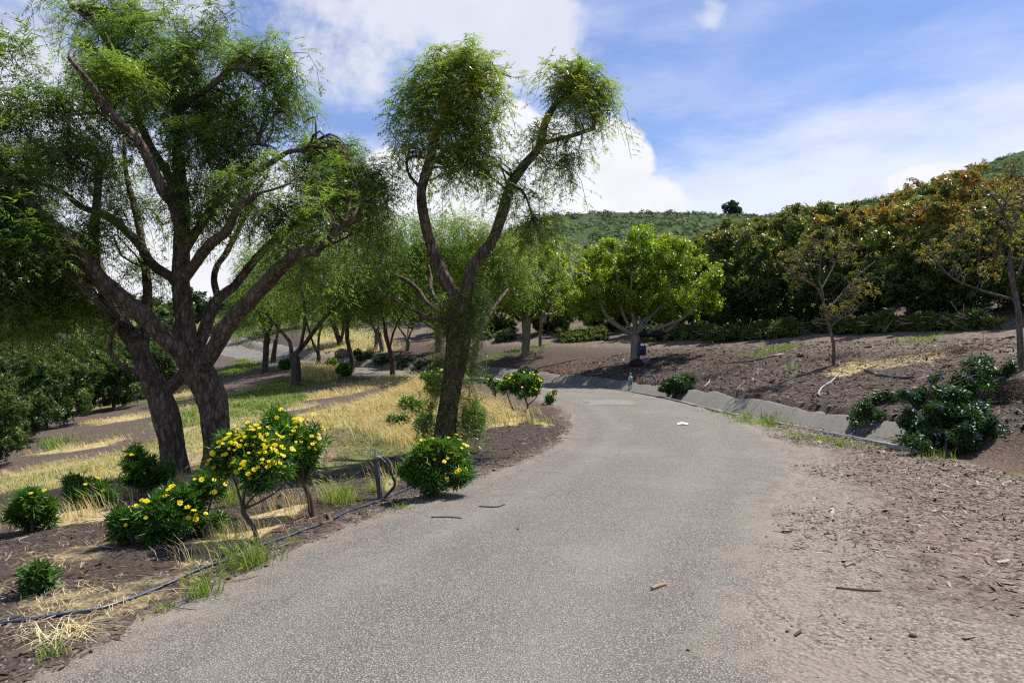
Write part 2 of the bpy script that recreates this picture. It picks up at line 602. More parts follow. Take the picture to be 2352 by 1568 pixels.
M = {}
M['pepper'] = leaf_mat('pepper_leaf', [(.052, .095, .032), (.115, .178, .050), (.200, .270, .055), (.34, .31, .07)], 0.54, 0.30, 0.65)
M['pepper_far'] = leaf_mat('pepper_leaf_far', [(.060, .108, .026), (.115, .185, .038), (.185, .26, .048), (.29, .28, .06)], 0.52, 0.42, 0.45)
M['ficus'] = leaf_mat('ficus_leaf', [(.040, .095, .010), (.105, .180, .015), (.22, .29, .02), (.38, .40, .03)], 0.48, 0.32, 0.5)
M['avocado'] = leaf_mat('avocado_leaf', [(.040, .090, .026), (.090, .150, .034), (.18, .185, .038), (.26, .175, .042), (.28, .13, .036)], 0.45, 0.36, 0.5, (1.3, 1.3, .7))
M['daisy'] = leaf_mat('daisy_leaf', [(.030, .095, .018), (.070, .170, .026), (.125, .235, .036)], 0.38, 0.36, 0.5)
M['ceanothus'] = leaf_mat('ceanothus_leaf', [(.014, .042, .012), (.030, .080, .016), (.060, .135, .022)], 0.25, 0.40, 0.4)
M['blue'] = leaf_mat('blue_blossom', [(.07, .08, .26), (.14, .16, .42), (.25, .27, .55)], 0.25, 0.7, 0.2, (1, 1, 1))
M['petal'] = leaf_mat('yellow_petal', [(.80, .60, .003), (.85, .68, .005), (.88, .74, .015)], 0.25, 0.5, 0.3, (1.1, 1.0, .4))
M['disc'] = plain_mat('flower_disc', (.50, .27, .01), 0.8)
M['dry'] = leaf_mat('dry_grass_blade', [(.34, .26, .10), (.55, .44, .19), (.68, .58, .30), (.78, .71, .47)], 0.35, 0.6, 0.3, (1.1, 1.02, .8))
M['green'] = leaf_mat('green_grass_blade', [(.06, .12, .016), (.12, .20, .026), (.22, .29, .05), (.42, .41, .14)], 0.4, 0.5, 0.35)
M['hillshrub'] = leaf_mat('hill_shrub_leaf', [(.040, .062, .038), (.075, .105, .060), (.10, .155, .055), (.16, .175, .115)], 0.15, 0.7, 0.2)
M['sparse'] = leaf_mat('sparse_leaf', [(.10, .12, .025), (.20, .18, .03), (.27, .17, .04)], 0.4, 0.45, 0.4)
M['fartree'] = leaf_mat('far_tree_leaf', [(.03, .055, .026), (.055, .09, .034), (.085, .125, .045)], 0.25, 0.6, 0.3)
M['bark'] = bark_mat('pepper_bark', (.036, .025, .018), (.235, .178, .132), 13, 0.38, 1.0)
M['bark2'] = bark_mat('pepper_bark_far', (.035, .026, .02), (.16, .125, .095), 14, 0.25, 0.7)
M['ficusbark'] = bark_mat('ficus_bark', (.15, .135, .11), (.28, .255, .215), 9, 0.5, 0.25)
M['greybark'] = bark_mat('grey_bark', (.06, .05, .042), (.20, .175, .15), 16, 0.3, 0.5)
M['twig'] = plain_mat('twig_wood', (.10, .075, .052), 0.85, 0.2, 0.35, 20)
M['paletwig'] = plain_mat('pale_twig_wood', (.30, .23, .15), 0.8, 0.2, 0.35, 30, bump=0.4)
M['chip'] = tint_mat('wood_chip', [(.055, .040, .032), (.14, .105, .082), (.29, .23, .18), (.55, .48, .40)])
M['vergechip'] = tint_mat('verge_mulch_chip', [(.020, .015, .013), (.05, .036, .030), (.10, .074, .062), (.26, .21, .18)])
M['darkchip'] = tint_mat('dark_mulch_chip', [(.032, .024, .019), (.080, .060, .047), (.155, .118, .094), (.34, .285, .235)])
M['pebble'] = tint_mat('pebble', [(.05, .047, .043), (.16, .145, .128), (.28, .25, .22), (.44, .41, .37)], 0.75, 0.35)
M['concrete'] = None


def ground_material():
    m, t = mat_new('ground_soil')
    tcx = t.n('ShaderNodeTexCoord')
    ob = tcx.outputs['Object']
    A = {k: t.n('ShaderNodeAttribute', attribute_name=k).outputs['Fac'] for k in ('m_dry', 'm_green', 'm_gravel', 'm_chip', 'm_red', 'm_light', 'm_dark')}
    n1 = t.noise(ob, 0.9, 5, 0.6)
    n2 = t.noise(ob, 6.0, 5, 0.65)
    n3 = t.noise(ob, 34.0, 4, 0.7)
    vo = t.n('ShaderNodeTexVoronoi', {'Vector': ob, 'Scale': 46.0}, feature='F1')
    vc = t.n('ShaderNodeSeparateColor', {0: vo.outputs['Color']}).outputs[0]
    # mulch: dark shreds, brown soil
    mul = t.mix(t.ss(n3, 0.3, 0.72), (.032, .025, .020), (.130, .100, .080))
    mul = t.mix(t.m('MULTIPLY', t.ss(vc, 0.72, 0.95), 0.6), mul, (.27, .20, .15))
    mul = t.mix(t.m('MULTIPLY', t.ss(n2, 0.4, 0.7), 0.45), mul, (.145, .108, .085))
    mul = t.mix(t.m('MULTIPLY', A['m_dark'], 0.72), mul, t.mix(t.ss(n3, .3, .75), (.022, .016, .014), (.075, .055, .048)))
    mul = t.mix(t.m('MULTIPLY', A['m_red'], t.ss(n2, 0.35, 0.65)), mul, (.16, .07, .035))
    lightsoil = t.mix(t.ss(n3, 0.3, 0.7), (.17, .125, .09), (.34, .27, .205))
    col = t.mix(t.ss(t.m('ADD', A['m_light'], t.m('MULTIPLY', t.m('SUBTRACT', n2, 0.5), 0.9)), 0.35, 0.75), mul, lightsoil)
    # wood chips
    wv = t.n('ShaderNodeTexVoronoi', {'Vector': ob, 'Scale': 30.0, 'Randomness': 1.0}, feature='F1')
    wc = t.n('ShaderNodeSeparateColor', {0: wv.outputs['Color']}).outputs[1]
    chip = t.mix(wc, (.075, .057, .045), (.27, .215, .172))
    chip = t.mix(t.ss(n3, 0.45, 0.8), chip, (.11, .075, .055))
    col = t.mix(t.ss(t.m('ADD', A['m_chip'], t.m('MULTIPLY', t.m('SUBTRACT', n2, 0.5), 0.9)), 0.35, 0.7), col, chip)
    # gravel and dust
    gv = t.n('ShaderNodeTexVoronoi', {'Vector': ob, 'Scale': 62.0}, feature='F1')
    gc = t.n('ShaderNodeSeparateColor', {0: gv.outputs['Color']}).outputs[0]
    grav = t.mix(gc, (.09, .078, .066), (.31, .272, .232))
    dust = t.mix(n3, (.185, .158, .130), (.285, .25, .208))
    grav = t.mix(t.ss(t.m('ADD', t.m('MULTIPLY', n1, 0.5), t.m('MULTIPLY', n2, 0.5)), 0.46, 0.62), grav, dust)
    col = t.mix(t.ss(t.m('ADD', A['m_gravel'], t.m('MULTIPLY', t.m('SUBTRACT', n2, 0.5), 0.8)), 0.3, 0.75), col, grav)
    # straw litter and low green under the grass blades
    straw = t.mix(n3, (.30, .225, .105), (.56, .46, .25))
    col = t.mix(t.ss(t.m('ADD', A['m_dry'], t.m('MULTIPLY', t.m('SUBTRACT', n2, 0.5), 1.0)), 0.3, 0.75), col, straw)
    gr = t.mix(n3, (.055, .085, .018), (.17, .20, .05))
    col = t.mix(t.ss(t.m('ADD', A['m_green'], t.m('MULTIPLY', t.m('SUBTRACT', n2, 0.5), 1.0)), 0.3, 0.75), col, gr)
    hg = t.m('ADD', t.m('MULTIPLY', n3, 0.6), t.m('ADD', t.m('MULTIPLY', n2, 1.2), t.m('MULTIPLY', wv.outputs['Distance'], 0.8)))
    bp = t.n('ShaderNodeBump', {'Height': hg, 'Strength': 0.75, 'Distance': 0.03})
    pb = t.n('ShaderNodeBsdfPrincipled', {'Base Color': col, 'Roughness': 0.92, 'Specular IOR Level': 0.2, 'Normal': bp.outputs[0]})
    t.n('ShaderNodeOutputMaterial', {'Surface': pb.outputs[0]})
    return m


def road_material():
    m, t = mat_new('worn_asphalt')
    tcx = t.n('ShaderNodeTexCoord')
    ob = tcx.outputs['Object']
    ed = t.n('ShaderNodeAttribute', attribute_name='m_edge').outputs['Fac']
    tr = t.n('ShaderNodeAttribute', attribute_name='m_track').outputs['Fac']
    patch = t.n('ShaderNodeAttribute', attribute_name='m_patch').outputs['Fac']
    n1 = t.noise(ob, 0.55, 5, 0.6)
    n2 = t.noise(ob, 3.5, 5, 0.65)
    n3 = t.noise(ob, 90.0, 3, 0.7)
    v1 = t.n('ShaderNodeTexVoronoi', {'Vector': ob, 'Scale': 92.0}, feature='F1')
    vcol = t.n('ShaderNodeSeparateColor', {0: v1.outputs['Color']})
    stone = t.mix(vcol.outputs[0], (.16, .148, .132), (.37, .34, .30))
    stone = t.mix(t.ss(vcol.outputs[1], 0.93, 1.0), stone, (.44, .42, .39))
    stone = t.mix(t.ss(vcol.outputs[2], 0.80, 0.95), stone, (.095, .09, .085))
    base = t.mix(t.ss(v1.outputs['Distance'], 0.30, 0.62), stone, (.10, .092, .083))
    base = t.mix(t.m('MULTIPLY', t.ss(n2, 0.42, 0.75), 0.42), base, (.15, .137, .125))
    base = t.mix(t.m('MULTIPLY', t.ss(n1, 0.45, 0.7), 0.25), base, (.30, .265, .228))
    base = t.mix(t.m('MULTIPLY', tr, 0.14), base, (.30, .27, .235))
    dust = t.mix(n3, (.26, .205, .155), (.36, .295, .23))
    base = t.mix(t.m('MULTIPLY', t.ss(t.m('ADD', ed, t.m('MULTIPLY', t.m('SUBTRACT', n2, 0.5), 1.3)), 0.75, 1.25), 0.5), base, dust)
    wob = t.n('ShaderNodeVectorMath', {0: ob, 1: t.noise(ob, 1.7, 3, .6, out=1)}, operation='ADD')
    ck = t.n('ShaderNodeTexVoronoi', {'Vector': wob.outputs[0], 'Scale': 0.55}, feature='DISTANCE_TO_EDGE')
    crack = t.m('MULTIPLY', t.ss(ck.outputs['Distance'], 0.012, 0.002), t.ss(t.noise(ob, .9, 2, .5), .42, .6))
    base = t.mix(t.m('MULTIPLY', crack, 0.35), base, (.07, .062, .055))
    blot = t.noise(ob, 1.3, 4, .6)
    base = t.mix(t.m('MULTIPLY', t.ss(blot, .55, .72), .35), base, (.13, .12, .11))
    base = t.mix(t.m('MULTIPLY', t.ss(t.noise(ob, 2.1, 5, .7), .58, .7), .3), base, (.32, .27, .22))
    base = t.mix(t.m('MULTIPLY', patch, 0.75), base, (.43, .41, .38))
    hg = t.m('SUBTRACT', t.m('MULTIPLY', n3, 0.3), v1.outputs['Distance'])
    bp = t.n('ShaderNodeBump', {'Height': hg, 'Strength': 0.9, 'Distance': 0.008})
    pb = t.n('ShaderNodeBsdfPrincipled', {'Base Color': base, 'Roughness': 0.85, 'Specular IOR Level': 0.3, 'Normal': bp.outputs[0]})
    t.n('ShaderNodeOutputMaterial', {'Surface': pb.outputs[0]})
    return m


def concrete_material():
    m, t = mat_new('weathered_concrete')
    tcx = t.n('ShaderNodeTexCoord')
    ob = tcx.outputs['Object']
    n1 = t.noise(ob, 1.6, 5, 0.65)
    n2 = t.noise(ob, 14.0, 5, 0.65)
    mp_ = t.n('ShaderNodeMapping', {'Vector': ob})
    mp_.inputs['Scale'].default_value = (5, 5, .8)
    st = t.noise(mp_.outputs[0], 2.2, 4, 0.6)
    c = t.mix(n2, (.11, .104, .092), (.185, .175, .156))
    c = t.mix(t.m('MULTIPLY', t.ss(st, 0.5, 0.72), 0.6), c, (.075, .066, .056))
    c = t.mix(t.m('MULTIPLY', t.ss(n1, 0.52, 0.75), 0.5), c, (.22, .195, .165))
    bp = t.n('ShaderNodeBump', {'Height': t.m('ADD', n1, t.m('MULTIPLY', n2, 0.4)), 'Strength': 0.5, 'Distance': 0.02})
    pb = t.n('ShaderNodeBsdfPrincipled', {'Base Color': c, 'Roughness': 0.85, 'Specular IOR Level': 0.25, 'Normal': bp.outputs[0]})
    t.n('ShaderNodeOutputMaterial', {'Surface': pb.outputs[0]})
    return m


M['ground'] = ground_material()
M['road'] = road_material()
M['concrete'] = concrete_material()


# ------------------------------------------------------------------ ground cover patches (traced outlines, laid on the ground)
def gpoly(pts):
    return np.array([G(*p)[:2] for p in pts])


def in_poly(x, y, poly):
    ins = np.zeros(len(x), bool)
    j = len(poly) - 1
    for i in range(len(poly)):
        xi, yi, xj, yj = *poly[i], *poly[j]
        c = ((yi > y) != (yj > y)) & (x < (xj - xi) * (y - yi) / (yj - yi + 1e-12) + xi)
        ins ^= c
        j = i
    return ins


# kind, blade height, blades per square metre, outline
PATCH = [
    ('dry', .32, 800, [(845, 985), (850, 955), (890, 925), (940, 895), (985, 880), (1010, 900), (1000, 990), (1000, 1030), (930, 1025), (880, 1010)]),
    ('dry', .24, 600, [(1060, 900), (1120, 925), (1180, 945), (1225, 950), (1190, 975), (1100, 985), (1060, 970)]),
    ('dry', .16, 420, [(720, 906), (830, 882), (900, 860), (970, 865), (900, 882), (790, 908), (715, 917)]),
    ('dry', .17, 420, [(640, 975), (760, 940), (880, 905), (960, 868), (1020, 873), (970, 900), (860, 950), (840, 985), (740, 985), (640, 995)]),
    ('mixed', .11, 260, [(410, 1000), (533, 978), (656, 957), (760, 940), (840, 925), (900, 905), (916, 940), (820, 978), (684, 998), (533, 1018), (437, 1046), (415, 1030)]),
    ('dry', .45, 300, [(690, 842), (750, 842), (785, 862), (740, 878), (700, 874)]),
    ('straw', .05, 1200, [(0, 1440), (0, 1372), (150, 1362), (280, 1335), (390, 1305), (470, 1282), (510, 1296), (420, 1345), (330, 1388), (220, 1404), (90, 1426)]),
    ('straw', .06, 700, [(205, 1418), (300, 1380), (390, 1357), (380, 1385), (330, 1412), (230, 1428)]),
    ('straw', .05, 900, [(0, 1330), (100, 1330), (150, 1300), (60, 1265), (0, 1275)]),
    ('straw', .05, 700, [(40, 1290), (150, 1255), (240, 1250), (210, 1290), (110, 1310)]),
    ('dry', .20, 700, [(390, 1292), (440, 1245), (520, 1195), (600, 1172), (680, 1160), (740, 1150), (690, 1185), (600, 1232), (500, 1275), (420, 1300)]),
    ('dry', .18, 600, [(0, 1140), (30, 1130), (130, 1165), (260, 1180), (270, 1195), (150, 1208), (0, 1228)]),
    ('mixed', .10, 300, [(0, 1096), (137, 1066), (273, 1046), (360, 1022), (362, 1080), (273, 1096), (137, 1122), (0, 1148)]),
    ('green', .06, 60, [(150, 1010), (260, 985), (340, 970), (345, 985), (250, 1010), (160, 1030)]),
        ('dry', .12, 260, [(60, 1045), (150, 1030), (260, 1010), (300, 1000), (260, 1025), (150, 1045)]),
    ('dry', .10, 260, [(170, 975), (250, 960), (330, 945), (345, 955), (240, 975)]),
    ('mixed', .28, 26, [(690, 800), (720, 760), (770, 742), (880, 768), (905, 800), (830, 815), (750, 812)]),
    ('dry', .30, 26, [(830, 790), (930, 790), (925, 806), (840, 812)]),
    ('dry', .08, 300, [(1885, 852), (1950, 832), (2010, 835), (1965, 858), (1900, 866)]),
    ('dry', .06, 120, [(1980, 835), (2110, 815), (2200, 800), (2150, 830), (2010, 850)]),
    ('green', .12, 300, [(403, 952), (533, 909), (656, 870), (725, 875), (660, 905), (718, 912), (615, 955), (533, 964), (410, 986)]),
    ('green', .12, 200, [(490, 868), (545, 825), (600, 822), (610, 838), (560, 860)]),
    ('green', .08, 120, [(400, 1000), (480, 975), (560, 955), (640, 940), (600, 960), (500, 985), (420, 1010)]),
    ('green', .14, 340, [(95, 1030), (130, 1005), (165, 1012), (160, 1028), (110, 1038)]),
    ('green', .12, 170, [(1715, 817), (1745, 800), (1850, 792), (1835, 806), (1740, 818)]),
    ('green', .10, 180, [(2000, 792), (2080, 776), (2170, 768), (2150, 781), (2040, 792)]),
    ('green', .10, 160, [(1790, 858), (1830, 838), (1850, 842), (1820, 862)]),
    ('green', .16, 800, [(1690, 957), (1760, 958), (1805, 974), (1780, 981), (1700, 968)]),
    ('green', .12, 220, [(1620, 944), (1690, 952), (1690, 958), (1625, 950)]),
    ('green', .13, 300, [(1780, 982), (1850, 996), (1880, 1006), (1860, 1014), (1790, 992)]),
    ('green', .12, 620, [(1850, 1000), (1930, 1014), (2010, 1022), (1990, 1031), (1880, 1016)]),
    ('green', .20, 800, [(2095, 1036), (2200, 1040), (2222, 1052), (2120, 1052)]),
    ('green', .08, 300, [(2255, 1077), (2350, 1086), (2352, 1106), (2290, 1092)]),
    ('green', .26, 420, [(905, 930), (960, 900), (990, 935), (960, 975), (905, 962)]),
    ('green', .16, 160, [(750, 1066), (845, 1046), (880, 1070), (810, 1092), (755, 1088)]),
    ('mixed', .22, 420, [(860, 1118), (890, 1082), (940, 1088), (905, 1122)]),
    ('green', .10, 120, [(760, 1120), (850, 1105), (860, 1120), (770, 1140)]),
    ('mixed', .16, 180, [(1230, 960), (1270, 975), (1265, 985), (1225, 972)]),
    ('green', .10, 160, [(1120, 820), (1200, 800), (1260, 790), (1260, 800), (1180, 815), (1110, 835)]),
    ('green', .16, 60, [(1260, 770), (1330, 745), (1360, 750), (1300, 772)]),
]
BARE = [[(560, 985), (629, 957), (760, 920), (895, 885), (930, 872), (935, 890), (800, 928), (680, 968), (580, 1002)], [(40, 985), (170, 960), (330, 922), (360, 940), (352, 1012), (270, 1037), (120, 1062), (-20, 1088), (-20, 1030)],
        [(500, 885), (600, 850), (690, 862), (640, 882), (520, 902)], [(690, 925), (760, 905), (840, 893), (830, 900), (740, 925)], [(590, 860), (640, 845), (660, 850), (600, 872)]]
BARE = [gpoly(b_) for b_ in BARE]


def slope_grass(x, y, d, s):
    """the grassy slope left of the verge, apart from a few bare strips"""
    k = (d < -3.3 - .8 * np.clip((12 - y) / 4, 0, 1)) & (y > 8.2) & (y < 36) & (s < 0) & (x > -.95 * y)
    p = np.stack([x, y, 0 * x], -1)
    wob = .5 * (fnoise(p * .9, 91, 3) - .5)
    for b_ in BARE:
        k &= ~in_poly(x + wob, y + wob, b_)
    return k


for i, pt in enumerate(PATCH):
    PATCH[i] = (pt[0], pt[1], pt[2], gpoly(pt[3]))


# ------------------------------------------------------------------ ground, road, channel, hill
def axis(lo, hi, dense_lo, dense_hi, step, grow):
    a = list(np.arange(dense_lo, dense_hi + 1e-6, step))
    s, x = step, dense_hi
    while x < hi:
        s *= grow
        x += s
        a.append(min(x, hi))
    s, x = step, dense_lo
    while x > lo:
        s *= grow
        x -= s
        a.insert(0, max(x, lo))
    return np.array(a)


def build_ground():
    xs = axis(-650, 650, -7, 7.5, 0.15, 1.065)
    ys = axis(-60, 850, 2.2, 20, 0.15, 1.055)
    X, Y = np.meshgrid(xs, ys)
    x, y = X.ravel(), Y.ravel()
    z = H(x, y, True)
    d, _, _, _ = near_line(x, y, ROADC)
    s, _, gy, _ = near_line(x, y, GUTC)
    p = np.stack([x, y, 0 * x], -1)
    nz = fnoise(p * 0.6, 21, 3) - 0.5
    m = {k: np.zeros(len(x)) for k in ('m_dry', 'm_green', 'm_gravel', 'm_chip', 'm_red', 'm_light', 'm_dark')}
    for kind, h, dens, poly in PATCH:
        ins = in_poly(x + 0.25 * nz, y + 0.4 * nz, poly)
        k = min(.80, 0.42 + dens / 900.0)
        if kind in ('dry', 'straw'):
            m['m_dry'] = np.maximum(m['m_dry'], ins * (k if kind == 'dry' else .42))
        elif kind == 'green':
            m['m_green'] = np.maximum(m['m_green'], ins * k * 0.8)
        else:
            m['m_dry'] = np.maximum(m['m_dry'], ins * 0.72)
            m['m_green'] = np.maximum(m['m_green'], ins * 0.46)
    sg_ = slope_grass(x, y, d, s)
    m['m_dry'] = np.maximum(m['m_dry'], sg_ * (.50 + .5 * nz))
    m['m_green'] = np.maximum(m['m_green'], sg_ * (.42 - .7 * nz))
    lsh = np.clip(1 - (np.abs(d) - 1.75 - 0.6 * nz) / 0.7, 0, 1) * (d < 0)
    rsh = ((d > 0) & (s < 0.05)).astype(float)
    m['m_gravel'] = np.maximum(lsh * 0.55, rsh * 0.8)
    ch = np.clip((d - 2.1 - 1.2 * nz) / 0.9, 0, 1) * (s < 0.05) * np.clip((14.5 - y) / 3, 0, 1) * np.clip((y - 3.6) / 1.5, 0, 1)
    m['m_chip'] = np.maximum(ch, 0.35 * ((s > 0.9) & (s < 9)))
    m['m_gravel'] *= 1 - 0.8 * ch
    m['m_red'] = np.exp(-((x - P(1290, 830, 28)[0]) ** 2 / 2 + (y - 28) ** 2 / 6)) * (s > 0.9) + 0.25 * ((s > 0) & (s < 0.9))
    m['m_light'] = np.clip((s - 4.2) / 2, 0, 1) * (s < 14) * 0.5 + np.where((d < -5) & (y > 8), 0.30, 0.0) + 0
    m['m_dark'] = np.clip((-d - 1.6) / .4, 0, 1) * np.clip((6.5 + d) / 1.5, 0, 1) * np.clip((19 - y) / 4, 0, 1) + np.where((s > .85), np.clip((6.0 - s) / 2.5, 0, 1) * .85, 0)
    # far away everything is rough pasture
    far = np.clip((np.hypot(x, y) - 55) / 25, 0, 1)
    m['m_green'] = np.maximum(m['m_green'], far * (0.75 + 0.4 * nz))
    m['m_dry'] = np.maximum(m['m_dry'], far * (0.25 - 0.6 * nz))
    nxn, nyn = len(xs), len(ys)
    i = (np.arange(nyn - 1)[:, None] * nxn + np.arange(nxn - 1)[None]).ravel()
    F = np.stack([i, i + 1, i + nxn + 1, i + nxn], -1)
    o = link('ground', mk_mesh('ground', np.stack([x, y, z], -1), F, M['ground'], smooth=True, masks=m), kind='structure')
    o['label'] = 'brown mulch and dry earth sloping away from the road'
    return o


build_ground()


def build_road():
    n = 900
    C = catmull(ROAD[:20], n)
    T = np.gradient(C[:, :2], axis=0)
    T /= np.linalg.norm(T, axis=1)[:, None]
    Nn = np.stack([T[:, 1], -T[:, 0]], -1)          # to the right
    lat = np.concatenate([[-1.12, -1.04, -.98, -.92, -.86], np.linspace(-.78, .78, 17), [.86, .92, .98, 1.04, 1.12]])
    hw = 1.72
    q = np.stack([C[:, 0], C[:, 1], 0 * C[:, 0]], -1)
    jl = 0.30 * (fnoise(q * 0.9, 40, 3) - 0.5) + 0.14 * (fnoise(q * 4, 43, 2) - 0.5)
    jr = 0.5 * (fnoise(q * 0.8, 50, 3) - 0.5) + 0.2 * (fnoise(q * 4, 53, 2) - 0.5)
    Vs, E, TR, PA = [], [], [], []
    p0 = G(1400, 926)
    for l in lat:
        off = l * hw + np.where(l < 0, jl, jr) * np.clip((abs(l) - .6) / .5, 0, 1)
        x, y = C[:, 0] + Nn[:, 0] * off, C[:, 1] + Nn[:, 1] * off
        z = H(x, y) + 0.006 + 0.02 * (1 - l * l)
        z = z - np.where(abs(l) > 1.0, 0.035 * (abs(l) - 1.0) / 0.12, 0)
        Vs.append(np.stack([x, y, z], -1))
        E.append(np.full(n, abs(l)))
        TR.append(np.full(n, math.exp(-((abs(l) - .45) / .2) ** 2)))
        PA.append(((np.abs(x - p0[0]) < .75) & (np.abs(y - p0[1]) < 1.1)).astype(float))
    V = np.stack(Vs, 1).reshape(-1, 3)
    k = len(lat)
    i = (np.arange(n - 1)[:, None] * k + np.arange(k - 1)[None]).ravel()
    F = np.stack([i, i + 1, i + k + 1, i + k], -1)
    st = lambda a: np.stack(a, 1).ravel()
    o = link('road', mk_mesh('road', V, F, M['road'], smooth=True, masks={'m_edge': st(E), 'm_track': st(TR), 'm_patch': 0 * st(PA)}), kind='structure')
    o['label'] = 'narrow worn asphalt road curving left between the trees'


build_road()


def build_channel():
    """concrete lined drain beside the road: lip, bed and sloping face, cast in panels"""
    ch = link('drainage_channel', None, kind='structure')
    ch.location = (4.4, 20.3, 0)
    ch['label'] = 'grey concrete lined drain along the right edge of the road'
    ln = np.concatenate([[0], np.cumsum(np.linalg.norm(np.diff(GUTC[:, :2], axis=0), axis=1))])
    ok = GUTC[:, 1] > 10.9
    s0 = ln[np.argmax(ok)]
    s1 = ln[np.argmax(GUTC[:, 1] > 50)]
    prof = np.array([(0, -.16), (0, .025), (.13, .02), (.15, -.05), (.34, -.10), (.42, -.08), (.80, .25), (.90, .26), (.90, .10)])
    k = 0
    a = s0
    while a < s1:
        L = 4.6 + 1.2 * math.sin(k * 1.7)
        b = a + L - 0.010
        ss = np.linspace(a, b, 31)
        x = np.interp(ss, ln, GUTC[:, 0])
        y = np.interp(ss, ln, GUTC[:, 1])
        z = H(x, y) * 0 + tps(x, y)
        t = np.stack([np.interp(ss + .05, ln, GUTC[:, 0]) - np.interp(ss - .05, ln, GUTC[:, 0]), np.interp(ss + .05, ln, GUTC[:, 1]) - np.interp(ss - .05, ln, GUTC[:, 1])], -1)
        t /= np.linalg.norm(t, axis=1)[:, None]
        rgt = np.stack([t[:, 1], -t[:, 0]], -1)
        lift = 0.006 * math.sin(k * 2.3)
        V = []
        for j, (o_, h_) in enumerate(prof):
            wob = 0.03 * (vnoise(np.stack([ss * 1.7, 0 * ss + j * 3.1, 0 * ss], -1), 5) - .5) * (j > 3)
            top = (0.16 * (fnoise(np.stack([ss * 0.8, 0 * ss, 0 * ss], -1), 15, 3) - .5) + 0.03 * (fnoise(np.stack([ss * 5., 0 * ss, 0 * ss], -1), 17, 2) - .5)) * (j >= 6)
            V.append(np.stack([x + rgt[:, 0] * (o_ + wob), y + rgt[:, 1] * (o_ + wob), z + h_ + wob * .5 + top + lift * (j > 4)], -1))
        V = np.stack(V, 1).reshape(-1, 3)
        m_ = len(prof)
        i = (np.arange(len(ss) - 1)[:, None] * m_ + np.arange(m_ - 1)[None]).ravel()
        F = np.stack([i, i + 1, i + m_ + 1, i + m_], -1)
        F = np.vstack([F[:, [0, 1, 2]], F[:, [0, 2, 3]]])
        link('panel', mk_mesh('panel', V - np.array(ch.location), F, M['concrete']), ch)
        a += L
        k += 1


    # pale cast lip that shows as a white line beside the road
    lipm = plain_mat('pale_lip_concrete', (.27, .26, .24), .85, .2, .3, 5, bump=.4)
    a = ln[np.argmax(GUTC[:, 1] > 9.5)]
    while a < ln[np.argmax(GUTC[:, 1] > 17)]:
        ss = np.linspace(a, a + 2.2, 15)
        x, y = np.interp(ss, ln, GUTC[:, 0]), np.interp(ss, ln, GUTC[:, 1])
        z = tps(x, y)
        t = np.stack([np.gradient(x), np.gradient(y)], -1)
        t /= np.linalg.norm(t, axis=1)[:, None]
        wv = fnoise(np.stack([ss * 2.2, 0 * ss, 0 * ss], -1), 19, 3)
        V = []
        for o_, h_ in ((-.03, -.05), (-.025, .026), (.07, .024), (.08, -.04)):
            oo = o_ + .05 * (wv - .5)
            V.append(np.stack([x + t[:, 1] * oo, y - t[:, 0] * oo, z + h_ + .03 * (wv - .6)], -1))
        V = np.stack(V, 1).reshape(-1, 3)
        i = (np.arange(14)[:, None] * 4 + np.arange(3)[None]).ravel()
        F = np.stack([i, i + 1, i + 5, i + 4], -1)
        link('lip', mk_mesh('lip', V - np.array(ch.location), F, lipm), ch)
        a += 2.215


build_channel()


def build_hill():
    xs = np.linspace(-260, 420, 171)
    ts = np.linspace(0, 1.5, 46)
    cx = [-260, -150, -80, -38, -18, -2.6, 6.5, 20, 35, 48, 57, 75, 97, 120, 160, 250, 420]
    cz = [1, 2, 3, 5, 15, 27, 31, 31.6, 32.2, 31.4, 30.8, 33, 38, 46.5, 55, 60, 60]
    crest = np.interp(xs, cx, cz)
    V = []
    for t in ts:
        Y = 68 + t * 92
        zf = H(xs, np.full(len(xs), 68.0)) - 3.0
        k = t if t < 1 else 1 - (t - 1) * 0.5
        V.append(np.stack([xs + 0 * Y, np.full(len(xs), Y), zf + (crest - zf) * k], -1))
    V = np.stack(V, 0).reshape(-1, 3)
    V[:, 2] += 1.6 * (fnoise(V * 0.06, 61, 3) - .5) + 0.5 * (fnoise(V * 0.4, 63, 2) - .5)
    n = len(xs)
    i = (np.arange(len(ts) - 1)[:, None] * n + np.arange(n - 1)[None]).ravel()
    F = np.stack([i, i + 1, i + n + 1, i + n], -1)
    m, t = mat_new('hill_grass')
    tcx = t.n('ShaderNodeTexCoord')
    a = t.noise(tcx.outputs['Object'], 0.12, 5, 0.65)
    b = t.noise(tcx.outputs['Object'], 1.3, 5, 0.7)
    c = t.mix(t.ss(b, .3, .7), (.032, .060, .022), (.075, .125, .036))
    c = t.mix(t.m('MULTIPLY', t.ss(a, .5, .7), .6), c, (.09, .095, .05))
    bp = t.n('ShaderNodeBump', {'Height': b, 'Strength': 1.0, 'Distance': 0.6})
    pb = t.n('ShaderNodeBsdfPrincipled', {'Base Color': c, 'Roughness': 0.95, 'Specular IOR Level': 0.1, 'Normal': bp.outputs[0]})
    t.n('ShaderNodeOutputMaterial', {'Surface': pb.outputs[0]})
    o = link('hill', mk_mesh('hill', V, F, m, smooth=True), kind='structure')
    o['label'] = 'green scrub covered hill rising beyond the orchard'
    return V.reshape(len(ts), n, 3), xs, ts


HILLV, HX, HT = build_hill()


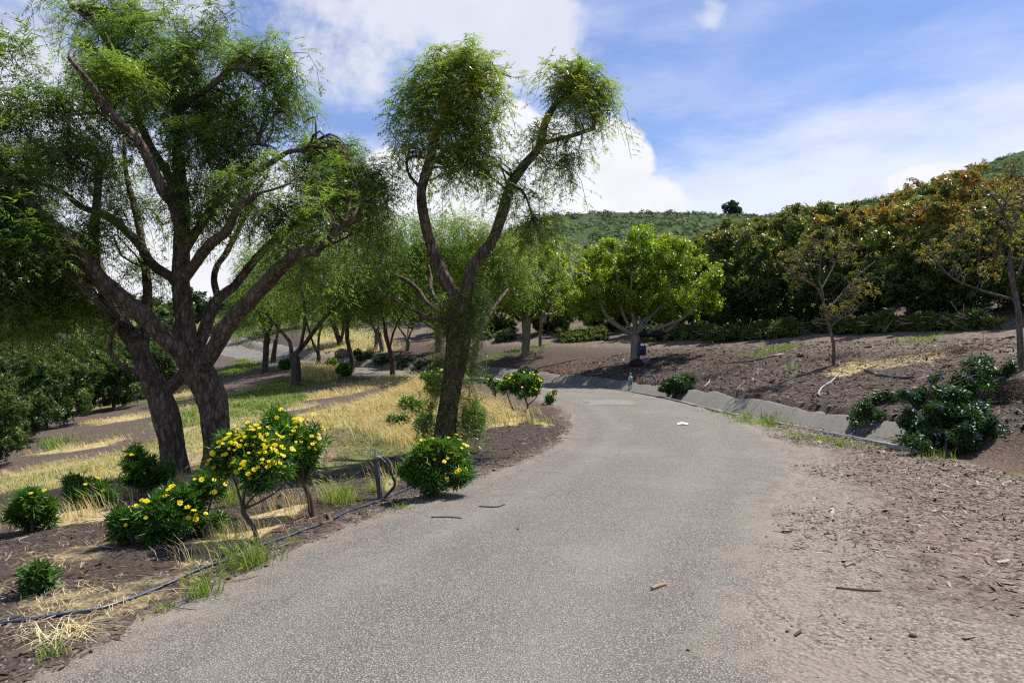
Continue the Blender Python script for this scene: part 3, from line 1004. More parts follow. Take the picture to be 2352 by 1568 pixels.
def hill_z(x, y):
    i = np.clip(np.searchsorted(HX, x) - 1, 0, len(HX) - 2)
    t = (y - 68) / 92
    j = np.clip(np.searchsorted(HT, t) - 1, 0, len(HT) - 2)
    fx = (x - HX[i]) / (HX[i + 1] - HX[i])
    fy = (t - HT[j]) / (HT[j + 1] - HT[j])
    Z = HILLV[..., 2]
    return (Z[j, i] * (1 - fx) + Z[j, i + 1] * fx) * (1 - fy) + (Z[j + 1, i] * (1 - fx) + Z[j + 1, i + 1] * fx) * fy


# ------------------------------------------------------------------ leaf templates
def unit(v):
    return v / (np.linalg.norm(v) + 1e-9)


def frond(buf, o, d, L, nl, wdt, rg, tint, droop=0.75):
    """one drooping feather leaf of narrow leaflets"""
    up = np.array([0, 0, 1.0])
    p = o.copy()
    t = unit(d)
    st = L / nl
    Vs, Fs = [], []
    k = 0
    for i in range(nl):
        t = unit(t + np.array([0, 0, -droop]) / nl)
        p = p + t * st
        side = np.cross(t, up)
        if np.linalg.norm(side) < .1:
            side = np.array([1.0, 0, 0])
        side = unit(side + rg.normal(0, .25, 3))
        s = (i + .5) / nl
        ll = L * 0.36 * (1 - .6 * abs(2 * s - 0.8) ** 2) * rg.uniform(.8, 1.15)
        for sg in (-1, 1):
            ld = unit(t * .75 + sg * side * .75 + np.array([0, 0, -.18]) + rg.normal(0, .12, 3))
            b = p + t * rg.uniform(-.3, .3) * st
            Vs += [b - t * wdt * .5, b + t * wdt * .5, b + ld * ll]
            Fs.append((k, k + 1, k + 2))
            k += 3
    buf.add(np.array(Vs), np.array(Fs), tint)


def strand_template(seed, nf, nl, L, wdt, fl):
    """a hanging pepper branchlet"""
    rg = np.random.default_rng(seed)
    b = Buf()
    t = np.linspace(0, 1, 9)
    az_ = 0
    bend = rg.uniform(.7, 1.3)
    X = (.16 + .25 * L) * (1 - np.exp(-2.2 * t)) * bend
    Z = .13 * np.sin(np.minimum(t * 3.4, np.pi)) - L * t ** 1.5
    Yv = .05 * np.sin(t * 5 + seed)
    pth = np.stack([X, Yv, Z], -1)
    v, f = tube(pth[::4], [.005, .002], 3, n=4)
    b.add(v, f, -0.35)
    for i in range(nf):
        s = 0.08 + 0.92 * (i + rg.uniform(0, .6)) / nf
        k = min(int(s * 8), 7)
        fr = s * 8 - k
        o = pth[k] * (1 - fr) + pth[min(k + 1, 8)] * fr
        tang = unit(pth[min(k + 1, 8)] - pth[k])
        a = rg.uniform(0, 2 * np.pi)
        d = np.array([math.cos(a), math.sin(a), 0]) * .9 + tang * .7 + np.array([0, 0, .6])
        frond(b, o, d, fl * rg.uniform(.7, 1.15) * (1 - .25 * s), nl, wdt, rg, rg.normal(0, .12))
    V, F, T = b.get()
    return V, F, T


ST_NEAR = [strand_template(100 + i, 13, 5, .16 + .07 * i, .019, .22) for i in range(7)]
ST_FAR = [strand_template(200 + i, 10, 3, .55 + .12 * i, .055, .36) for i in range(5)]


def blade_leaf(L, wd, fold=.25, bend=.35):
    """one leaf along +X: four corners folded on the midrib with a bent tip"""
    V = np.array([(0, 0, 0), (L * .45, wd * .5, wd * fold), (L, 0, -L * bend * .6), (L * .45, -wd * .5, wd * fold), (L * .5, 0, -L * bend * .12)])
    F = np.array([(0, 4, 1), (1, 4, 2), (0, 3, 4), (3, 2, 4)])
    return V, F


def rosette(seed, n, L, wd, droop, tall=0.0, simple=True):
    rg = np.random.default_rng(seed)
    b = Buf()
    for i in range(n):
        l_ = L * rg.uniform(.65, 1.15)
        if simple:
            V = np.array([(0, 0, 0), (l_ * .45, wd * .5, wd * .15), (l_, 0, -l_ * .12), (l_ * .45, -wd * .5, wd * .15)])
            F = np.array([(0, 1, 2), (0, 2, 3)])
        else:
            V, F = blade_leaf(l_, wd)
        el_ = rg.normal(-droop, .45)
        a = i * 2.4 + rg.uniform(-.4, .4)
        rl = rg.normal(0, .5)
        cx, sx = math.cos(rl), math.sin(rl)
        V = V @ np.array([(1, 0, 0), (0, cx, -sx), (0, sx, cx)]).T
        ce, se = math.cos(el_), math.sin(el_)
        V = V @ np.array([(ce, 0, -se), (0, 1, 0), (se, 0, ce)]).T
        ca, sa = math.cos(a), math.sin(a)
        V = V @ np.array([(ca, -sa, 0), (sa, ca, 0), (0, 0, 1)]).T
        V = V + np.array([ca, sa, 0]) * .01 + np.array([0, 0, tall * (i / n - .5)])
        b.add(V, F, rg.normal(0, .10))
    return b.get()


RO_AVO = [rosette(300 + i, 10, .23, .08, .35, .12) for i in range(4)]
RO_FIC = [rosette(320 + i, 10, .085, .048, .05, .20) for i in range(4)]
RO_DAI = [rosette(340 + i, 12, .095, .0135, -.70, .09) for i in range(4)]
RO_DAIF = [rosette(350 + i, 8, .085, .028, -.35, .06) for i in range(3)]
RO_CEA = [rosette(360 + i, 9, .032, .017, -.2, .05) for i in range(4)]
RO_CEAF = [rosette(365 + i, 7, .08, .05, -.2, .08) for i in range(3)]
RO_SPA = [rosette(370 + i, 7, .10, .035, .2, .05) for i in range(3)]
RO_FARS = [rosette(390 + i, 9, .36, .16, .3, .3) for i in range(3)]
RO_FAR = [rosette(380 + i, 8, .55, .38, .0, .4) for i in range(3)]


def lobe(u, v, ru, rv, Y, rd=None, wgt=1.0):
    """an ellipsoid of foliage: centre and radii in metres"""
    k = Y / 1568.0
    rx, rz = ru * k, rv * k
    return (P(u, v, Y), np.array([rx, (rd if rd else 0.5 * (rx + rz)), rz]), wgt)


def sample_lobes(lobes, n, rg, inner=.45, upper=0.0, gap=0, gthr=.45, even=1.0, thin=False):
    """points spread through lobes, mostly near their skins; returns points, outward normals, relative height"""
    vol = np.array([(l[1][0] * l[1][1] + l[1][1] * l[1][2] + l[1][0] * l[1][2]) * l[2] for l in lobes])
    if even != 1.0:
        vol = np.array([l[2] for l in lobes]) * (vol / np.array([l[2] for l in lobes])) ** even
    k = rg.choice(len(lobes), n, p=vol / vol.sum())
    c = np.array([l[0] for l in lobes])[k]
    r = np.array([l[1] for l in lobes])[k]
    d = rg.normal(0, 1, (n, 3))
    d /= np.linalg.norm(d, axis=1)[:, None]
    if upper:
        d[:, 2] = np.where((d[:, 2] < 0) & (rg.random(n) < upper), -d[:, 2], d[:, 2])
    rad = inner + (1 - inner) * rg.random(n) ** .55
    pos = c + d * r * rad[:, None]
    if gap:
        bad = fnoise(pos * gap + 17.3, 123, 2) < gthr
        alt = np.flatnonzero(~bad)
        if thin:
            good = ~bad
            nrm = d / r
            nrm /= np.linalg.norm(nrm, axis=1)[:, None]
            return pos[good], nrm[good], (d[:, 2] * rad)[good], k[good]
        if len(alt):
            re_ = rg.choice(alt, bad.sum())
            pos[bad] = pos[re_] + rg.normal(0, .12 / gap, (bad.sum(), 3))
            d[bad] = d[re_]
            rad[bad] = rad[re_]
            k[bad] = k[re_]
            r = np.array([l[1] for l in lobes])[k]
    nrm = d / r
    nrm /= np.linalg.norm(nrm, axis=1)[:, None]
    return pos, nrm, d[:, 2] * rad, k


def leafy(templates, pos, nrm, rg, up=.6, jit=.5, smin=.75, smax=1.2, tint=None):
    b = Buf()
    n = len(pos)
    axis_ = nrm + np.array([0, 0, up]) + rg.normal(0, jit, (n, 3))
    rot = rot_axis(axis_, rg.uniform(0, 6.28, n))
    sc = rg.uniform(smin, smax, n)
    tint = np.full(n, .5) if tint is None else tint
    w_ = rg.integers(0, len(templates), n)
    for i, (v, f, t) in enumerate(templates):
        s = w_ == i
        if s.any():
            b.add(*bake(v, f, t, pos[s], rot[s], sc[s], tint[s]))
    return b


def hang(templates, pos, out, rg, smin=.7, smax=1.25, tint=None, rise=0.25):
    """hanging branchlets whose arch points along out (horizontal)"""
    b = Buf()
    n = len(pos)
    yaw = np.arctan2(out[:, 1], out[:, 0]) + rg.normal(0, .9, n)
    rot = rot_yaw(yaw)
    tl = rg.normal(0, .14, n)
    T2 = np.zeros((n, 3, 3))
    T2[:, 0, 0] = np.cos(tl)
    T2[:, 0, 2] = np.sin(tl)
    T2[:, 2, 0] = -np.sin(tl)
    T2[:, 2, 2] = np.cos(tl)
    T2[:, 1, 1] = 1
    rot = rot @ T2
    sc = rg.uniform(smin, smax, n)
    p2 = pos + np.array([0, 0, 1.0]) * (rise * sc)[:, None]
    w_ = rg.integers(0, len(templates), n)
    for i, (v, f, t) in enumerate(templates):
        s = w_ == i
        if s.any():
            b.add(*bake(v, f, t, p2[s], rot[s], sc[s], tint[s]))
    return b, p2


def twigs(buf, pos, limbs, rg, n, r0=.012, r1=.004, sag=.12, sides=4, lmax=3.2):
    """thin wood from the nearest limb out to some of the foliage"""
    pts = np.vstack([catmull(l, 24)[6:] for l in limbs])
    sel = rg.choice(len(pos), min(n, len(pos)), replace=False)
    for i in sel:
        d = np.linalg.norm(pts - pos[i], axis=1) + rg.random(len(pts)) * .25
        a = pts[d.argmin()]
        L = np.linalg.norm(pos[i] - a)
        if L < .08 or L > lmax:
            continue
        m1 = a + (pos[i] - a) * .38 + np.array([0, 0, sag * L]) + rg.normal(0, .09 * L, 3)
        m2 = a + (pos[i] - a) * .72 + np.array([0, 0, sag * L]) + rg.normal(0, .07 * L, 3)
        buf.add(*tube([a, m1, m2, pos[i]], [r0 * min(1.6, .5 + L), r1], sides, n=7))


def limb_part(parent, name, pts, rad, mat, sides=14, step=.06, bark=.07, seed=0, flare=0.0):
    V, F = tube(pts, rad, sides, step=step, bark=bark, seed=seed, flare=flare)
    part(name, parent, V, F, mat, smooth=True)


def trace(pts, Y0, Y1=None, sx=1.0):
    """limb centre line from picture positions with distance running from Y0 to Y1"""
    Y1 = Y0 if Y1 is None else Y1
    n = len(pts)
    return np.array([P(p[0], p[1], Y0 + (Y1 - Y0) * (i / (n - 1)) ** 1.0) for i, p in enumerate(pts)])


def pxr(Y, *r):
    return [x * Y / 1568.0 for x in r]


def sub_lobes(lobes, n, rg_, shrink=.36, stray=.12, far=1.35):
    """break big masses into many smaller clumps over their skins so the outline is uneven"""
    out = []
    pos, nrm, _, k = sample_lobes(lobes, n, rg_, .62, .3)
    for i in range(n):
        if rg_.random() < stray:
            pos[i] = lobes[k[i]][0] + (pos[i] - lobes[k[i]][0]) * rg_.uniform(1.05, far)
        r = lobes[k[i]][1] * shrink * rg_.uniform(.6, 1.3)
        out.append((pos[i], r, 1.0))
    return out


# ------------------------------------------------------------------ the two big pepper trees on the left
def pepper_tree(name, label, base, trunk, limbs, lobes, nstrand, seed, mat_bark, templates, mat_leaf, ntwig=60, twr=.014, smin=.7, smax=1.25, trunk_sides=60, yellow=.0,
                group=None, ttrunk=None, rise=.12, limb_sides=18, step=.035, bark=.10, flare=.6, clump=0, stray=.15, gap=0, gthr=.47, even=1.0, tlen=1.5, thin_trunk=None):
    rg = np.random.default_rng(seed)
    t = thing(name, label, 'tree', base, group)
    pts, rad = trunk
    rad = [r * (.84 if thin_trunk is None else thin_trunk) for r in rad]
    limbs = [(lp, [r * .60 for r in lr]) for lp, lr in limbs]
    V, F = tube(pts, rad, trunk_sides, step=step, bark=bark, seed=seed, flare=flare, lump=.17)
    part('trunk', t, V, F, mat_bark, smooth=True)
    for i, (lp, lr) in enumerate(limbs):
        V, F = tube(lp, lr, limb_sides, step=step * 1.2, bark=bark, seed=seed + 3 + i, lump=.14)
        part('limb', t, V, F, mat_bark, smooth=True)
    if clump:
        lobes = sub_lobes(lobes, clump, rg, .46, stray) + [(l[0], l[1] * .8, l[2] * .25) for l in lobes]
    pos, nrm, hh, k = sample_lobes(lobes, nstrand, rg, .2, .35, gap=gap, gthr=gthr, even=even, thin=gap > 0)
    nstrand = len(pos)
    c = np.array([l[0] for l in lobes])[k]
    out = pos - c
    lt = rg.normal(0, .10, len(lobes))[k]
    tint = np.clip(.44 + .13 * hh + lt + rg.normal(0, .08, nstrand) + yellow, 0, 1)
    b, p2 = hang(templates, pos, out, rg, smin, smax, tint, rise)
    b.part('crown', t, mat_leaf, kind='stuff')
    tb = Buf()
    allp = [l for l, _ in limbs] if limbs else [pts]
    twigs(tb, p2, allp, rg, ntwig, twr, .004, lmax=tlen)
    tb.part('twig', t, M['twig'], kind='stuff')
    return t


YB = 9.6
bB = G(499, 1082)
YB = bB[1]
tr_B = (np.vstack([bB - np.array([0, 0, .12]), trace([(499, 1062), (499, 1000), (490, 930), (470, 880), (446, 835), (430, 800)], YB)]), pxr(YB, 37, 35, 34, 36, 40, 44, 36))
lm_B = [
    (trace([(445, 850), (415, 810), (365, 760), (300, 700), (240, 650), (190, 590), (150, 545), (90, 490), (40, 440), (0, 395), (-60, 340)], YB - .05, YB - 1.6), pxr(YB, 32, 31, 29, 27, 26, 23, 21, 19, 17, 15, 10)),
    (trace([(440, 840), (428, 780), (420, 700), (415, 640), (418, 560), (420, 480), (413, 400), (408, 320), (406, 230), (412, 165), (440, 125), (465, 99)], YB, YB + .5), pxr(YB, 40, 37, 33, 31, 29, 25, 22, 18, 15, 12, 9, 8)),
    (trace([(418, 540), (398, 470), (377, 443), (341, 366), (315, 322), (271, 278), (234, 234), (205, 190), (157, 132)], YB - .1, YB - 1.3), pxr(YB, 20, 19, 18, 17, 16, 14, 12, 10, 5)),
    (trace([(412, 480), (385, 400), (352, 348), (325, 290), (311, 256), (289, 172), (253, 121), (238, 88), (200, 45), (160, 15)], YB + .3, YB + 1.3), pxr(YB, 17, 16, 15, 14, 13, 12, 10, 8, 6, 4)),
    (trace([(462, 850), (480, 820), (531, 736), (604, 660), (641, 619), (688, 583), (729, 579)], YB - .05, YB - 1.0), pxr(YB, 30, 30, 28, 26, 23, 19, 15)),
    (trace([(688, 585), (729, 575), (765, 539), (810, 500)], YB - .9, YB - 1.2), pxr(YB, 13, 11, 8, 4)),
    (trace([(455, 800), (483, 722), (502, 685), (540, 655), (575, 610), (620, 560), (665, 525), (720, 495), (765, 490)], YB + .2, YB + 1.2), pxr(YB, 24, 21, 19, 17, 16, 14, 13, 11, 6)),
    (trace([(502, 690), (492, 645), (498, 612), (520, 580), (552, 520), (590, 450)], YB + .4, YB + 1.6), pxr(YB, 14, 12, 11, 11, 9, 5)),
    (trace([(420, 580), (468, 505), (505, 454), (546, 405), (600, 388), (659, 351), (696, 344), (738, 317)], YB + .1, YB + .5), pxr(YB, 18, 16, 14, 13, 11, 9, 7, 4)),
    (trace([(422, 640), (480, 564), (520, 531), (545, 483), (590, 445)], YB - .1, YB - .9), pxr(YB, 20, 18, 16, 13, 9)),
    (trace([(421, 665), (395, 638), (348, 605), (319, 561), (256, 502), (190, 476), (146, 443), (92, 421)], YB + .1, YB + 1.3), pxr(YB, 22, 19, 17, 16, 14, 12, 10, 7)),
    (trace([(407, 260), (432, 234), (494, 190), (531, 157), (560, 160), (592, 157)], YB + .4, YB - .2), pxr(YB, 13, 12, 11, 10, 8, 5)),
    (trace([(528, 160), (534, 145), (548, 138)], YB + .1, YB + .0), pxr(YB, 7, 6, 4)),
    (trace([(300, 300), (250, 262), (190, 262), (140, 270)], YB - .5, YB - .9), pxr(YB, 7, 6, 4, 3)),
    (trace([(535, 360), (575, 330), (615, 335)], YB + .3, YB + .3), pxr(YB, 9, 7, 4)),
]
D = YB
lb_B = [lobe(165, 125, 40, 36, D - 1.2), lobe(205, 200, 50, 40, D - 1.0), lobe(150, 30, 110, 50, D + 1), lobe(250, 40, 80, 50, D + 1.2), lobe(340, 50, 90, 60, D + .7), lobe(468, 95, 36, 44, D + .3), lobe(600, 140, 48, 48, D - .2), lobe(570, 175, 50, 30, D),
        lobe(230, 150, 90, 60, D + .6), lobe(320, 150, 90, 80, D + .8), lobe(395, 200, 60, 80, D), lobe(470, 280, 70, 50, D + .3), lobe(560, 265, 70, 50, D + .5), lobe(650, 270, 45, 60, D + .3),
        lobe(200, 260, 80, 60, D - .8), lobe(300, 280, 70, 70, D + .3), lobe(360, 340, 70, 70, D - .3), lobe(450, 370, 80, 70, D - .2), lobe(560, 350, 80, 55, D + .6), lobe(560, 440, 90, 60, D - .6),
        lobe(700, 340, 60, 34, D + .4), lobe(760, 370, 50, 40, D + .5), lobe(690, 430, 90, 60, D + .5), lobe(790, 450, 60, 60, D - .6), lobe(640, 520, 90, 45, D + .8), lobe(760, 540, 80, 70, D - .9),
        lobe(840, 480, 45, 80, D + .2), lobe(850, 600, 35, 60, D - .6), lobe(690, 560, 60, 40, D - .8), lobe(480, 480, 60, 60, D + .5), lobe(380, 480, 50, 60, D - .5), lobe(690, 630, 60, 36, D + .2),
        lobe(640, 600, 40, 30, D - .7), lobe(800, 640, 40, 40, D - .4)]
lb_B = [(l[0] + np.array([0, .35, 0]), l[1], l[2]) for l in lb_B]
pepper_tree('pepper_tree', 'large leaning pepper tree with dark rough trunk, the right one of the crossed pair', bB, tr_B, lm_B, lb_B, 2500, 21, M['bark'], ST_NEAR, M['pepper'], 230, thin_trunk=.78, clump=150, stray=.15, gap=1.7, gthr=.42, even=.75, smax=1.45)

bA = G(404, 1090)
YA = bA[1]
tr_A = (np.vstack([bA - np.array([0, 0, .12]), trace([(404, 1075), (391, 1000), (371, 925), (356, 890), (346, 868)], YA)]), pxr(YA, 42, 38, 37, 40, 38, 30))
lm_A = [
    (trace([(358, 900), (318, 802), (288, 755), (255, 700), (232, 640), (215, 560), (222, 480), (226, 420), (231, 366), (205, 350), (179, 344)], YA + .05, YA + 1.4), pxr(YA, 34, 32, 29, 26, 22, 19, 16, 14, 11, 7, 4)),
    (trace([(366, 915), (395, 885), (432, 850)], YA, YB + .05), pxr(YA, 27, 24, 20)),
    (trace([(350, 905), (340, 887), (322, 857), (289, 846), (262, 822), (252, 796), (262, 752), (274, 730)], YA - .1, YA - .6), pxr(YA, 15, 13, 11, 10, 8, 7, 6, 4)),
    (trace([(330, 830), (335, 740), (338, 660), (332, 600), (320, 520), (304, 458), (290, 400), (284, 320)], YA + .2, YA + 1.8), pxr(YA, 18, 17, 16, 15, 14, 12, 9, 5)),
    (trace([(280, 745), (215, 722), (150, 722), (100, 728)], YA + .2, YA + .9), pxr(YA, 14, 11, 9, 6)),
    (trace([(262, 715), (205, 707), (172, 641), (140, 600), (110, 585)], YA + .3, YA + 1.6), pxr(YA, 14, 11, 9, 7, 4)),
    (trace([(240, 660), (200, 650), (160, 660), (120, 680)], YA + .4, YA + .4), pxr(YA, 9, 7, 5, 3)),
]
D = YA
lb_A = [lobe(40, 190, 60, 60, D - .5), lobe(20, 290, 80, 70, D - .8), lobe(90, 340, 80, 50, D + .6), lobe(110, 420, 90, 55, D + 1.2), lobe(30, 450, 80, 60, D - 1.4), lobe(190, 400, 60, 60, D + 1.2), lobe(200, 480, 70, 50, D + .2),
        lobe(50, 560, 80, 60, D - 1.2, wgt=1.4), lobe(130, 600, 80, 50, D + .6, wgt=1.4), lobe(30, 650, 80, 60, D - .5, wgt=1.7), lobe(110, 680, 80, 45, D + .4, wgt=1.7), lobe(190, 650, 55, 55, D + .8, wgt=1.4), lobe(30, 725, 80, 45, D, wgt=1.7), lobe(130, 735, 70, 30, D - .4, wgt=1.2), lobe(70, 610, 90, 60, D + 1.5, wgt=1.3),
        lobe(280, 420, 60, 60, D + 1.5), lobe(300, 520, 50, 60, D + 1.2), lobe(225, 560, 60, 40, D - .3), lobe(320, 650, 36, 36, D + .7), lobe(215, 735, 50, 30, D + .6), lobe(-80, 500, 90, 150, D - 1.2)]
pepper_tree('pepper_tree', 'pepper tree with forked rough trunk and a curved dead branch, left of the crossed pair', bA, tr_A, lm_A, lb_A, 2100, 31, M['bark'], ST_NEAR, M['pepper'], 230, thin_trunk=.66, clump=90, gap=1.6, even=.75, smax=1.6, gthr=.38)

# ------------------------------------------------------------------ the Y shaped pepper tree in the middle
bC = G(1022, 1038)
YC = bC[1]
tr_C = (np.vstack([bC - np.array([0, 0, .12]), trace([(1022, 1020), (1026, 970), (1036, 900), (1047, 830), (1054, 770), (1058, 715), (1056, 690)], YC)]), pxr(YC, 34, 30, 27, 26, 28, 33, 36, 26))
lm_C = [
    (trace([(1052, 735), (1040, 680), (1014, 625), (992, 570), (977, 515), (968, 465), (970, 427), (984, 380), (995, 328), (1014, 284), (1047, 255), (1065, 229), (1094, 178)], YC, YC - .4), pxr(YC, 27, 26, 23, 20, 18, 17, 18, 17, 15, 12, 10, 8, 4)),
    (trace([(1062, 735), (1070, 680), (1082, 625), (1104, 585), (1131, 552), (1154, 490), (1173, 424), (1204, 380), (1237, 339), (1252, 284), (1277, 240), (1312, 213)], YC, YC + .5), pxr(YC, 26, 25, 23, 21, 20, 20, 18, 17, 15, 13, 12, 10)),
    (trace([(1050, 752), (1025, 741), (1007, 734), (988, 730), (964, 730)], YC - .05, YC - .5), pxr(YC, 12, 11, 9, 8, 7)),
    (trace([(985, 730), (955, 714), (937, 708), (919, 696), (878, 678)], YC - .3, YC - .6), pxr(YC, 6, 6, 5, 5, 4)),
    (trace([(1045, 750), (1021, 734), (1007, 718), (979, 694), (961, 668), (937, 646), (916, 636), (892, 622)], YC + .1, YC + .7), pxr(YC, 13, 12, 11, 10, 9, 8, 6, 4)),
    (trace([(1040, 745), (1018, 712), (997, 683), (988, 659), (990, 640), (985, 610)], YC + .15, YC + .9), pxr(YC, 11, 10, 9, 8, 7, 4)),
    (trace([(962, 428), (948, 412), (937, 394), (935, 369), (955, 358), (982, 366)], YC - .1, YC - .25), pxr(YC, 6, 6, 5, 5, 5, 5)),
    (trace([(1010, 290), (1030, 245), (1037, 200), (1040, 160)], YC - .1, YC - .3), pxr(YC, 8, 7, 5, 3)),
    (trace([(1006, 285), (990, 270), (975, 250)], YC, YC + .2), pxr(YC, 6, 5, 3)),
    (trace([(1240, 330), (1275, 322), (1307, 314), (1345, 302), (1366, 294)], YC + .3, YC + .2), pxr(YC, 9, 8, 8, 7, 8)),
    (trace([(1176, 425), (1200, 440), (1215, 470), (1225, 510)], YC + .2, YC + .1), pxr(YC, 7, 5, 4, 2)),
    (trace([(1078, 800), (1100, 770), (1130, 715), (1150, 685), (1166, 665)], YC + .2, YC + 1.3), pxr(YC, 8, 7, 6, 6, 5)),
]
D = YC
lb_C = [lobe(1030, 118, 22, 26, D - .3), lobe(1068, 135, 22, 22, D - .2), lobe(1000, 160, 28, 28, D), lobe(1040, 175, 40, 34, D - .3), lobe(1098, 165, 22, 30, D - .3), lobe(965, 205, 22, 30, D + .1),
        lobe(1005, 220, 36, 34, D - .1), lobe(1065, 225, 44, 38, D - .4), lobe(1118, 225, 22, 40, D - .2), lobe(940, 265, 22, 30, D + .1), lobe(980, 285, 32, 34, D), lobe(1050, 290, 40, 36, D - .3), lobe(1100, 290, 30, 36, D - .3),
        lobe(935, 320, 20, 26, D + .1, wgt=.7), lobe(965, 340, 24, 26, D, wgt=.8), lobe(1045, 345, 34, 30, D - .3), lobe(1090, 350, 28, 30, D - .3), lobe(1065, 390, 30, 26, D - .3), lobe(1095, 400, 20, 22, D - .2, wgt=.8), lobe(945, 370, 16, 22, D - .1, wgt=.5),
        lobe(1120, 340, 16, 24, D - .2, wgt=.5), lobe(1180, 170, 12, 8, D, wgt=.2),
        lobe(1300, 158, 26, 24, D + .5), lobe(1340, 180, 26, 28, D + .5), lobe(1365, 215, 18, 30, D + .5), lobe(1310, 205, 34, 24, D + .4), lobe(1345, 250, 28, 28, D + .4), lobe(1300, 280, 34, 22, D + .4), lobe(1350, 295, 22, 26, D + .3), lobe(1260, 310, 30, 20, D + .2),
        lobe(1310, 335, 40, 20, D + .3), lobe(1335, 360, 24, 18, D + .3, wgt=.7), lobe(1220, 335, 24, 24, D + .2, wgt=.6), lobe(1270, 375, 34, 20, D + .2, wgt=.8), lobe(1200, 430, 22, 30, D + .2), lobe(1235, 430, 26, 30, D + .2),
        lobe(1220, 480, 28, 34, D + .1), lobe(1245, 510, 26, 30, D + .1), lobe(1235, 550, 22, 20, D + .1, wgt=.6), lobe(1165, 385, 18, 20, D + .1, wgt=.5), lobe(1085, 460, 14, 16, D, wgt=.3)]
lb_C = [(l[0] - np.array([0, 0, .10]), l[1] * np.array([.92, 1, .95]), l[2]) for l in lb_C]
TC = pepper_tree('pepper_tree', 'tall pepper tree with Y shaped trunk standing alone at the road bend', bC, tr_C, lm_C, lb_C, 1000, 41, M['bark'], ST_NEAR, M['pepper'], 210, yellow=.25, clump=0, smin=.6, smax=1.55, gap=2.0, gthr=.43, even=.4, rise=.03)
rg = np.random.default_rng(5)
# leafy suckers climbing the trunk
nS = 270
f_ = rg.random(nS)
ctr = catmull(tr_C[0], 60)
pp = ctr[(f_ * 54).astype(int) + 5]
a_ = rg.uniform(0, 6.28, nS)
dr_ = np.stack([np.cos(a_), np.sin(a_) * .8 - .25, 0 * a_], -1)
pp = pp + dr_ * (.17 + .10 * rg.random(nS))[:, None]
pp = np.vstack([pp, P(1085, 960, YC - .1) + rg.normal(0, 1, (46, 3)) * np.array([.16, .16, .30]), P(1085, 700, YC - .1) + rg.normal(0, 1, (22, 3)) * np.array([.15, .15, .25])])
dr_ = np.vstack([dr_, rg.normal(0, 1, (68, 3))])
b, _ = hang(ST_NEAR, pp, dr_, rg, .4, .95, np.clip(.58 + rg.normal(0, .14, len(pp)), 0, 1), .1)
b.part('trunk_shoots', TC, M['pepper'], kind='stuff')

# ------------------------------------------------------------------ pepper trees farther along the road
def far_pepper(base_uv, trunk_px, rad_px, limbs_px, lobes_px, n, seed, label, depth=None, yellow=0.0, dz=.1):
    b0 = G(*base_uv)
    Yd = b0[1]
    pts = np.vstack([b0 - np.array([0, 0, .15]), trace(trunk_px, Yd)])
    limbs = []
    for i, (lp, lr) in enumerate(limbs_px):
        off = 1.6 * math.sin(i * 2.1 + seed)
        limbs.append((trace(lp, Yd, Yd + off), pxr(Yd, *lr)))
    rg_ = np.random.default_rng(seed)
    lobes = [lobe(*l, Yd + rg_.uniform(-1.6, 1.6), rd=1.6) for l in lobes_px]
    lobes += [lobe(l[0] + rg_.uniform(-25, 25), l[1] + rg_.uniform(25, 45), l[2] * .9, l[3] * .7, Yd + rg_.uniform(-2, 2), rd=1.5, wgt=.7) for l in lobes_px]
    n = int(n * 1.6)
    return pepper_tree('pepper_tree', label, b0, (pts, pxr(Yd, *rad_px)), limbs, lobes, n, seed, M['bark2'], ST_FAR, M['pepper_far'], 50, .03, .8, 1.5, 20, yellow,
                       rise=.25, limb_sides=10, step=.12, bark=.06, group='pepper trees lining the bend of the road')


far_pepper((680, 887), [(680, 870), (679, 835), (674, 812)], [14, 12, 11.5, 12], [
    ([(676, 815), (702, 787), (721, 760), (739, 738), (757, 718), (776, 701), (808, 694)], [9, 8, 7.5, 7, 6.5, 6, 4]),
    ([(670, 815), (666, 787), (653, 769), (635, 749), (610, 720)], [8, 7, 6, 5, 3]),
    ([(690, 800), (695, 773), (700, 741), (699, 705), (690, 650)], [7, 6, 6, 5, 3])],
    [(620, 690, 60, 40), (700, 640, 80, 50), (780, 650, 70, 40), (830, 670, 50, 45), (740, 570, 90, 60), (640, 590, 80, 60), (820, 560, 70, 60), (860, 620, 50, 50)], 560, 51, 'pepper tree with stout forked trunk on the grassy slope left of the road')
far_pepper((609, 857), [(609, 845), (611, 800), (614, 770)], [9, 8, 7.5, 8], [([(614, 775), (600, 740), (590, 700), (580, 660)], [6, 5, 4, 3]), ([(614, 775), (625, 740), (632, 700), (640, 660)], [6, 5, 4, 3])],
    [(590, 690, 55, 45), (560, 720, 40, 40), (630, 650, 60, 40), (600, 620, 60, 50)], 420, 52, 'pepper tree with upright bare trunk behind the forked one on the slope')
far_pepper((902, 864), [(902, 850), (902, 833), (896, 806), (887, 774), (885, 756)], [8, 7, 6.5, 6, 5.5, 5], [([(886, 770), (880, 730), (870, 700), (855, 670)], [4.5, 4, 3, 2]), ([(895, 800), (905, 760), (925, 720), (940, 690)], [4, 4, 3, 2])],
    [(880, 680, 45, 40), (850, 650, 50, 40), (925, 670, 45, 40), (890, 600, 70, 50), (900, 530, 60, 50), (950, 610, 50, 50)], 340, 53, 'slender leaning pepper tree at the near edge of the far road bend')
far_pepper((807, 855), [(807, 845), (808, 824), (801, 796), (797, 769), (798, 732)], [8, 7, 6.5, 6, 5.5, 5], [([(798, 740), (790, 700), (775, 660)], [4.5, 4, 3]), ([(798, 745), (815, 715), (835, 700), (850, 690)], [4, 3.5, 3, 2])],
    [(800, 680, 45, 40), (765, 650, 50, 40), (840, 680, 45, 40), (810, 600, 70, 50), (850, 540, 60, 50)], 400, 54, 'twisted pepper tree with yellow flowering bush at its foot by the road')
